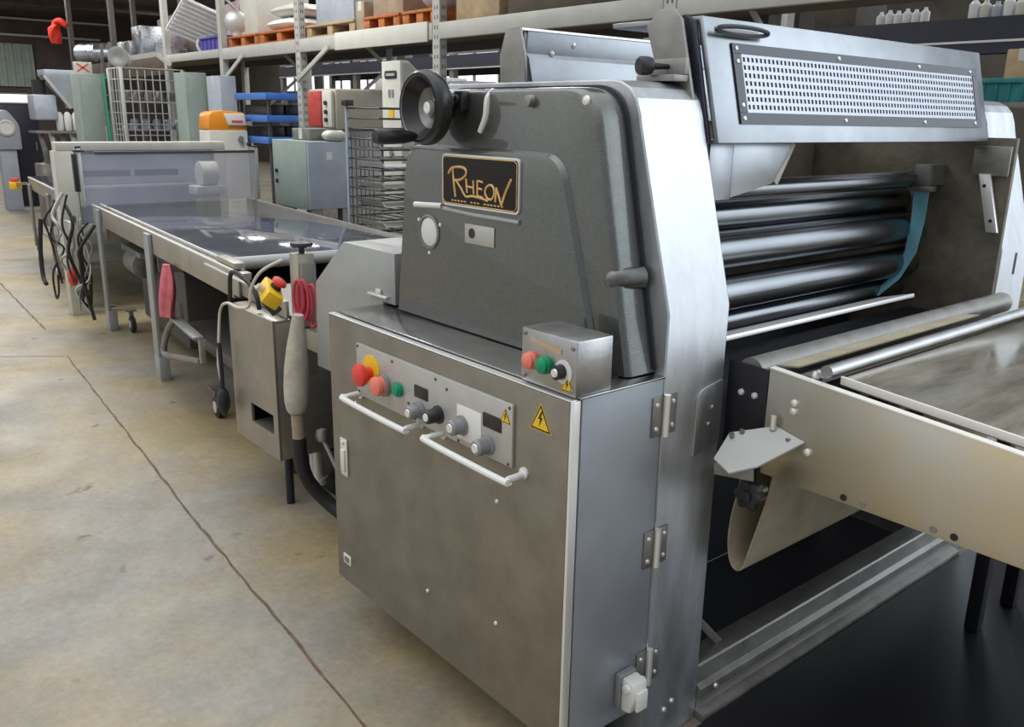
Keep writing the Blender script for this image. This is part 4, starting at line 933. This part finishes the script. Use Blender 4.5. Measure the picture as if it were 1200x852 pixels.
for k in range(5): xx = CX0+.02+(CX1-CX0-.04)*k/4; mb.tube([(xx,CY0,.4),(xx,CY0,2.12)],.007,5)
for k in range(13): z = .5+k*.134; mb.tube([(CX0,CY0,z),(CX1,CY0,z)],.006,5)
build('side_mesh', mb, 'lightwire', cgx)
for z in (1.02,1.36,1.70): build('cage_shelf', MB().box(CX0+.02,CX1-.02,CY0+.02,CY1-.02,z,z+.02), 'greysheet', cgx)
random.seed(5)
for k in range(30):
    z = (1.0405,1.3805,1.7205)[k%3]; y = CY0+.06+.07*(k//3); x = CX1-.12-.09*(k%2)
    mb = MB()
    if k%2: mb.lathe((x,y,z),(0,0,1),[(.03,0),(.045,.02),(.02,.05),(.028,.11),(.01,.13)],12)
    else: mb.prism([(y-.04,z),(y-.04,z+.03),(y-.01,z+.12),(y+.03,z+.10),(y+.04,z)],'x',x-.05,x+.04)
    o = build('metal_part', mb, ['offwhite','ductmetal','grime'][k%3]); tag(o, 'small pale metal machine part lying on a shelf of the wire cage', 'part', 'metal parts in the wire cage')
# things piled on the cabinets
pl = thing('pulley_assembly', 'cream roller drum with arms piled on top of the wire cage', 'machine part', (-11,2.3,2.05))
build('drum', MB().cyl((-11.3,2.50,2.245),(-10.9,2.35,2.245),.12), 'offwhite', pl, .01)
build('disc', MB().lathe((-10.88,2.34,2.255),(.93,-.35,0),[(.05,0),(.12,.01),(.125,.03),(.08,.035),(.05,.02)],24), 'greysheet', pl)
build('arm', MB().bar((-10.9,2.50,2.25),(-10.85,2.80,2.31),.04,.06), 'offwhite', pl)
build('arm', MB().bar((-10.85,2.80,2.31),(-10.75,2.95,2.18),.03,.05), 'offwhite', pl)
build('foot_block', MB().box(-11.15,-10.7,2.40,2.9,2.111,2.124), 'dull', pl)
sg = build('hazard_board', MB().box(-11.30,-11.28,1.90,2.12,2.0405,2.19), 'offwhite', None, .003); tag(sg, 'small white board with a red cross standing on the left pale green cabinet', 'sign')
build('red_cross', MB().bar((-11.279,1.94,2.07),(-11.279,2.08,2.17),.008,.018).bar((-11.279,2.08,2.07),(-11.279,1.94,2.17),.008,.018), 'red', sg)
# hopper machine
hp = thing('hopper_machine', 'grey hopper machine with funnel and canisters left of the pale green cabinets', 'machine', (-13.2,2.1,FL))
def rect(cx,cy_,hx,hy,z): return [Vector((cx-hx,cy_-hy,z)),Vector((cx+hx,cy_-hy,z)),Vector((cx+hx,cy_+hy,z)),Vector((cx-hx,cy_+hy,z))]
build('hopper', MB().loft([rect(-13,2.16,.22,.27,2.14),rect(-13,2.16,.22,.27,2.06),rect(-13,2.22,.06,.05,1.68),rect(-13,2.22,.06,.05,1.62)],True,True), 'boxgrey', hp, .004)
build('gear_box', MB().box(-13.25,-12.85,1.72,2.02,1.45,1.80), 'boxgrey', hp, .03)
build('valve_block', MB().cyl((-13.0,1.84,1.801),(-13.0,1.84,2.0),.09), 'black', hp)
for k in range(3): build('canister', MB().lathe((-12.95,2.05+.11*k,1.30),(0,0,1),[(.04,0),(.05,.02),(.05,.22),(.03,.26),(0,.27)],16), 'white', hp)
build('shelf_plate', MB().box(-13.3,-12.8,1.70,2.40,1.27,1.2995), 'dull', hp)
for k in range(4): build('feed_pipe', MB().tube([(-12.95,1.78+.14*k,1.269),(-12.90,1.80+.14*k,1.05),(-12.95,1.84+.14*k,.85)],.04,10,smooth=4), 'lightwire' if k%2 else 'grime', hp)
build('machine_base', MB().box(-13.3,-12.8,1.72,2.40,FL,.84), 'grime', hp, .01)
build('strut', MB().bar((-12.78,1.88,2.05),(-12.78,2.18,1.62),.02,.04), 'lightwire', hp)
# dark box and machine at far left
dk = thing('dark_locker', 'dark navy blue tall box at the far left edge behind the conveyor end', 'locker', (-16.2,2.2,FL))
build('locker_body', MB().box(-16.5,-16,1.95,2.42,FL,1.66), 'navy', dk, .01); build('locker_door', MB().box(-15.999,-15.98,1.98,2.39,.1,1.62), 'navy', dk, .003)
build('handle', MB().box(-15.9795,-15.95,2.32,2.34,.9,1.05), 'dull', dk)
pm = thing('pale_machine', 'pale grey machine with curved guard at the extreme left edge', 'machine', (-15.4,1.6,FL))
build('machine_body', MB().prism(clean(rounded([(1.55,.95),(1.55,1.45),(1.80,1.62),(1.98,1.35),(1.98,.95)],[0,.08,.12,.08,0],5)),'x',-15.6,-15.3), 'boxgrey', pm, .02)
build('pedestal', MB().box(-15.55,-15.35,1.65,1.9,FL,.9495), 'boxgrey', pm, .01); build('guard_ring', MB().lathe((-15.29,1.78,1.30),(1,0,0),[(.12,0),(.13,.02),(.10,.04),(.09,.02)],24), 'white', pm)
# far wall details
def window(n, x0,x1,z0,z1, yw=11.99, k=3):
    mb = MB().box(x0-.06,x0,yw-.05,yw,z0-.06,z1+.06).box(x1,x1+.06,yw-.05,yw,z0-.06,z1+.06).box(x0,x1,yw-.05,yw,z0-.06,z0).box(x0,x1,yw-.05,yw,z1,z1+.06)
    for i in range(1,k): xx = x0+(x1-x0)*i/k; mb.box(xx-.05,xx+.05,yw-.05,yw,z0,z1)
    o = struct('window_%d'%n, mb, 'dull')
    p = build('pane', MB().box(x0,x1,yw-.02,yw-.01,z0,z1), M['daylight'], o)
for n,(a,b) in enumerate(((-26.2,-24.2),(-23.6,-22.0),(-21.6,-19.9),(-17.9,-15.2)),1): window(n,a,b,2.30,3.05)
def wwin(n,y0,y1,z0,z1):
    mb = MB().box(-31.99,-31.94,y0-.05,y0,z0-.05,z1+.05).box(-31.99,-31.94,y1,y1+.05,z0-.05,z1+.05).box(-31.99,-31.94,y0,y1,z0-.05,z0).box(-31.99,-31.94,y0,y1,z1,z1+.05)
    o = struct('window_%d'%n, mb, 'dull'); build('pane', MB().box(-31.98,-31.97,y0,y1,z0,z1), M['daylight'], o)
wwin(5,3.6,5.55,1.80,2.05)
mb = MB(); 
for k in range(24): y = 3.0+k*.12; mb.box(-31.95,-31.93 if k%2 else -31.90,y,y+.12,2.30,3.62)
o = struct('trim_4', mb, 'celadon')
struct('trim_5', MB().box(-31.99,-31.93,2.5,8.0,3.86,3.92), 'offwhite'); struct('trim_6', MB().box(-31.99,-31.93,2.5,8.4,4.36,4.42), 'offwhite')
for k,x in enumerate((-27,-22,-17,-12,-7)):
    struct('trim_%d'%(7+k), MB().box(x-.08,x+.08,2.5,11.99,4.35,4.5995), 'darkwood')
# rear rack
rr = thing('pallet_rack', 'dark navy beamed rack far behind the hood, carrying white containers', 'rack', (-7,6.4,FL))
for x in (-14,-11.4,-8.8,-6.2,-3.6,-1.0): build('upright_post', MB().box(x-.05,x+.05,6.02,6.10,FL,3.7), 'dull', rr); build('upright_post', MB().box(x-.05,x+.05,7.0,7.08,FL,3.7), 'dull', rr)
build('beam', MB().box(-14,.5,5.985,6.018,2.225,2.39), 'navy', rr); build('beam_edge', MB().box(-14,.5,5.98,6.018,2.208,2.2245), 'lightwire', rr)
build('beam', MB().box(-4.5,.5,5.985,6.018,2.13,2.2075), 'navy', rr); build('deck', MB().box(-14,.5,6.0185,7.1,2.36,2.388), 'navy', rr)
build('beam', MB().box(-14,.5,7.085,7.12,2.20,2.38), 'navy', rr)
def jug(x,y,z,r,h,lab,m_='white',grp=None):
    o = build('jug', MB().lathe((x,y,z),(0,0,1),[(r*.9,0),(r,.01),(r,h*.7),(r*.45,h*.85),(r*.4,h),(0,h)],16), m_); return tag(o,lab,'container',grp)
for k in range(6): jug(-2.78+k*.075,6.12,2.391,.036,.11+.01*(k%2),'white jug in the cluster on the navy rack, directly above the grille','white','white jugs on the navy rack')
for k in range(9): jug(-2.02+k*.085,6.12,2.391,.040,.16-.02*(k%3),'white jug in the row at the right end of the navy rack',('white','offwhite','boxgrey')[k%3],'white jugs at the right end of the navy rack')
for k in range(5): jug(-4.15+k*.11,6.12,2.391,.035,.10,'small white jug on the navy rack above the hood handle','white','white jugs above the hood handle')
carton(-3.4,-3.0,6.1,6.6,2.389,2.75,'darkwood','dark carton on the navy rack between two groups of white jugs')
# under the rear rack: white machines and goods
carton(-9.1,-8.4,5.0,5.5,1.75,2.06,'white','white box on the shelf seen just right of the handwheel','white_box')
carton(-8.25,-7.75,5.0,5.5,1.75,2.05,'white','white box on the shelf, second to the right of the handwheel','white_box')
carton(-7.65,-7.15,5.0,5.5,1.75,2.00,'boxgrey','pale blue box on the shelf, third to the right of the handwheel','plastic_box')
carton(-7.05,-6.75,5.0,5.5,1.75,1.97,'redpaint','small red box on the shelf next to the rear steel hood','red_box')
sh = build('low_shelf', MB().box(-12,-.3,4.95,5.6,1.72,1.7495).box(-12,-11.9,5.0,5.1,FL,1.7195).box(-6,-5.9,5.0,5.1,FL,1.7195).box(-.4,-.3,5.0,5.1,FL,1.7195), 'dull'); tag(sh,'grey shelf running behind the pallet rack under the white boxes','shelf')
tl = crate('crate',-1.42,-1.02,5.0,5.5,1.7505,1.90,'teal','teal plastic crate at the far right edge behind the far frame')
carton(-1.50,-1.28,5.56,5.59,1.7505,2.12,'wood','brown board standing behind the teal crate','board')
carton(-1.24,-.8,5.54,5.59,1.7505,2.05,'boxgrey','pale grey board standing behind the teal crate','board')
crate('crate',-.98,-.5,5.0,5.5,1.7505,1.88,'offwhite','cream crate at the right edge, beside the teal crate')

for k,(x,w_,h_,mm,lab) in enumerate(((-15.8,.35,.18,'grime','low dark box on the rack below the red cloth'),(-14.75,.4,.30,'boxgrey','bluish box on the rack between the two silver ducts'),(-13.35,.2,.5,'darkwood','dark upright board between the silver metal boxes'),(-11.95,.25,.42,'offwhite','cream box on the rack between the two pots'),(-11.55,.3,.25,'cardboard','brown box on the rack left of the white ribbed tray'),(-9.75,.22,.36,'cardboard','brown carton rising behind the dark blue purple crate'))):
    carton(x-w_/2,x+w_/2,3.82,3.98,2.327,2.327+h_,mm,lab)
lw = thing('ladder_frame', 'thin dark metal frame ladder leaning on the far left stretch of the rack', 'ladder', (-13.9,2.95,FL))
build('rail', MB().bar((-14.0,2.85,FL+.02),(-13.9,3.0,2.6),.03,.04), 'dull', lw); build('rail', MB().bar((-13.6,2.85,FL+.02),(-13.5,3.0,2.6),.03,.04), 'dull', lw)
for k in range(8): t = .12+.1*k; build('rung', MB().bar((-14.0+.1*t,2.85+.15*t,FL+2.6*t),(-13.6+.1*t,2.85+.15*t,FL+2.6*t),.02,.02), 'dull', lw)
# ------------------------------------------------------------------ light
w = bpy.data.worlds.new('World'); S.world = w; w.use_nodes = True
nt = w.node_tree; N = nt.nodes; L = nt.links
bg = N['Background']
geo = N.new('ShaderNodeTexCoord')
sep = N.new('ShaderNodeSeparateXYZ'); L.new(geo.outputs['Generated'], sep.inputs[0])
def lobe(d, pw, col, st):
    d = Vector(d).normalized()
    v = N.new('ShaderNodeVectorMath'); v.operation = 'DOT_PRODUCT'; v.inputs[1].default_value = d
    nm = N.new('ShaderNodeVectorMath'); nm.operation = 'NORMALIZE'; L.new(geo.outputs['Generated'], nm.inputs[0]); L.new(nm.outputs[0], v.inputs[0])
    mx = N.new('ShaderNodeMath'); mx.operation = 'MAXIMUM'; mx.inputs[1].default_value = 0; L.new(v.outputs['Value'], mx.inputs[0])
    p = N.new('ShaderNodeMath'); p.operation = 'POWER'; p.inputs[1].default_value = pw; L.new(mx.outputs[0], p.inputs[0])
    c = N.new('ShaderNodeVectorMath'); c.operation = 'SCALE'; c.inputs[0].default_value = tuple(k*st for k in col); L.new(p.outputs[0], c.inputs['Scale'])
    return c
base = N.new('ShaderNodeRGB'); base.outputs[0].default_value = (.30,.33,.38,1)
acc = base.outputs[0]
for a in (((.62,.72,.34),16,(.82,.93,1.0),2.8), ((.66,.75,.02),7,(.88,.94,1.0),.9), ((0,-.5,.85),2.5,(1,.97,.9),.85), ((-.2,.1,1),3,(.95,.98,1),1.3), ((-.75,-.60,.25),6,(1,.98,.92),.5)):
    c = lobe(*a); ad = N.new('ShaderNodeVectorMath'); ad.operation = 'ADD'; L.new(acc, ad.inputs[0]); L.new(c.outputs[0], ad.inputs[1]); acc = ad.outputs[0]
L.new(acc, bg.inputs['Color']); bg.inputs['Strength'].default_value = 1.0
w.cycles.sampling_method = 'AUTOMATIC'
S.view_settings.view_transform = 'Standard'; S.view_settings.look = 'None'; S.view_settings.exposure = 0; S.view_settings.gamma = 1
S.view_settings.use_curve_mapping = False
S.cycles.use_denoising = True
S.cycles.max_bounces = 8; S.cycles.caustics_reflective = False; S.cycles.caustics_refractive = False

def area(name, loc, sx, sy, e, col=(1,1,1), rot=(0,0,0)):
    l = bpy.data.lights.new(name,'AREA'); l.shape='RECTANGLE'; l.size=sx; l.size_y=sy; l.energy=e; l.color=col
    o = bpy.data.objects.new(name,l); COL.objects.link(o); o.location=loc; o.rotation_euler=rot
for x,p_ in ((-6.5,105),(-11.5,105),(-16.5,120),(-22,180),(-28,260)): area('fill_light',(x,1.2,4.45),.5,2.4,p_,(1,.98,.94))  # this and the next rows: unseen lights added to brighten the hall
for x in (-4,-9,-14,-20,-26): area('fill_light',(x,8.8,4.45),.5,2.4,90,(.95,.97,1))
for x in (-5.8,-8.4,-10.4,-12.6): area('fill_light',(x,5.0,4.4),.4,1.5,50,(1,.98,.95))
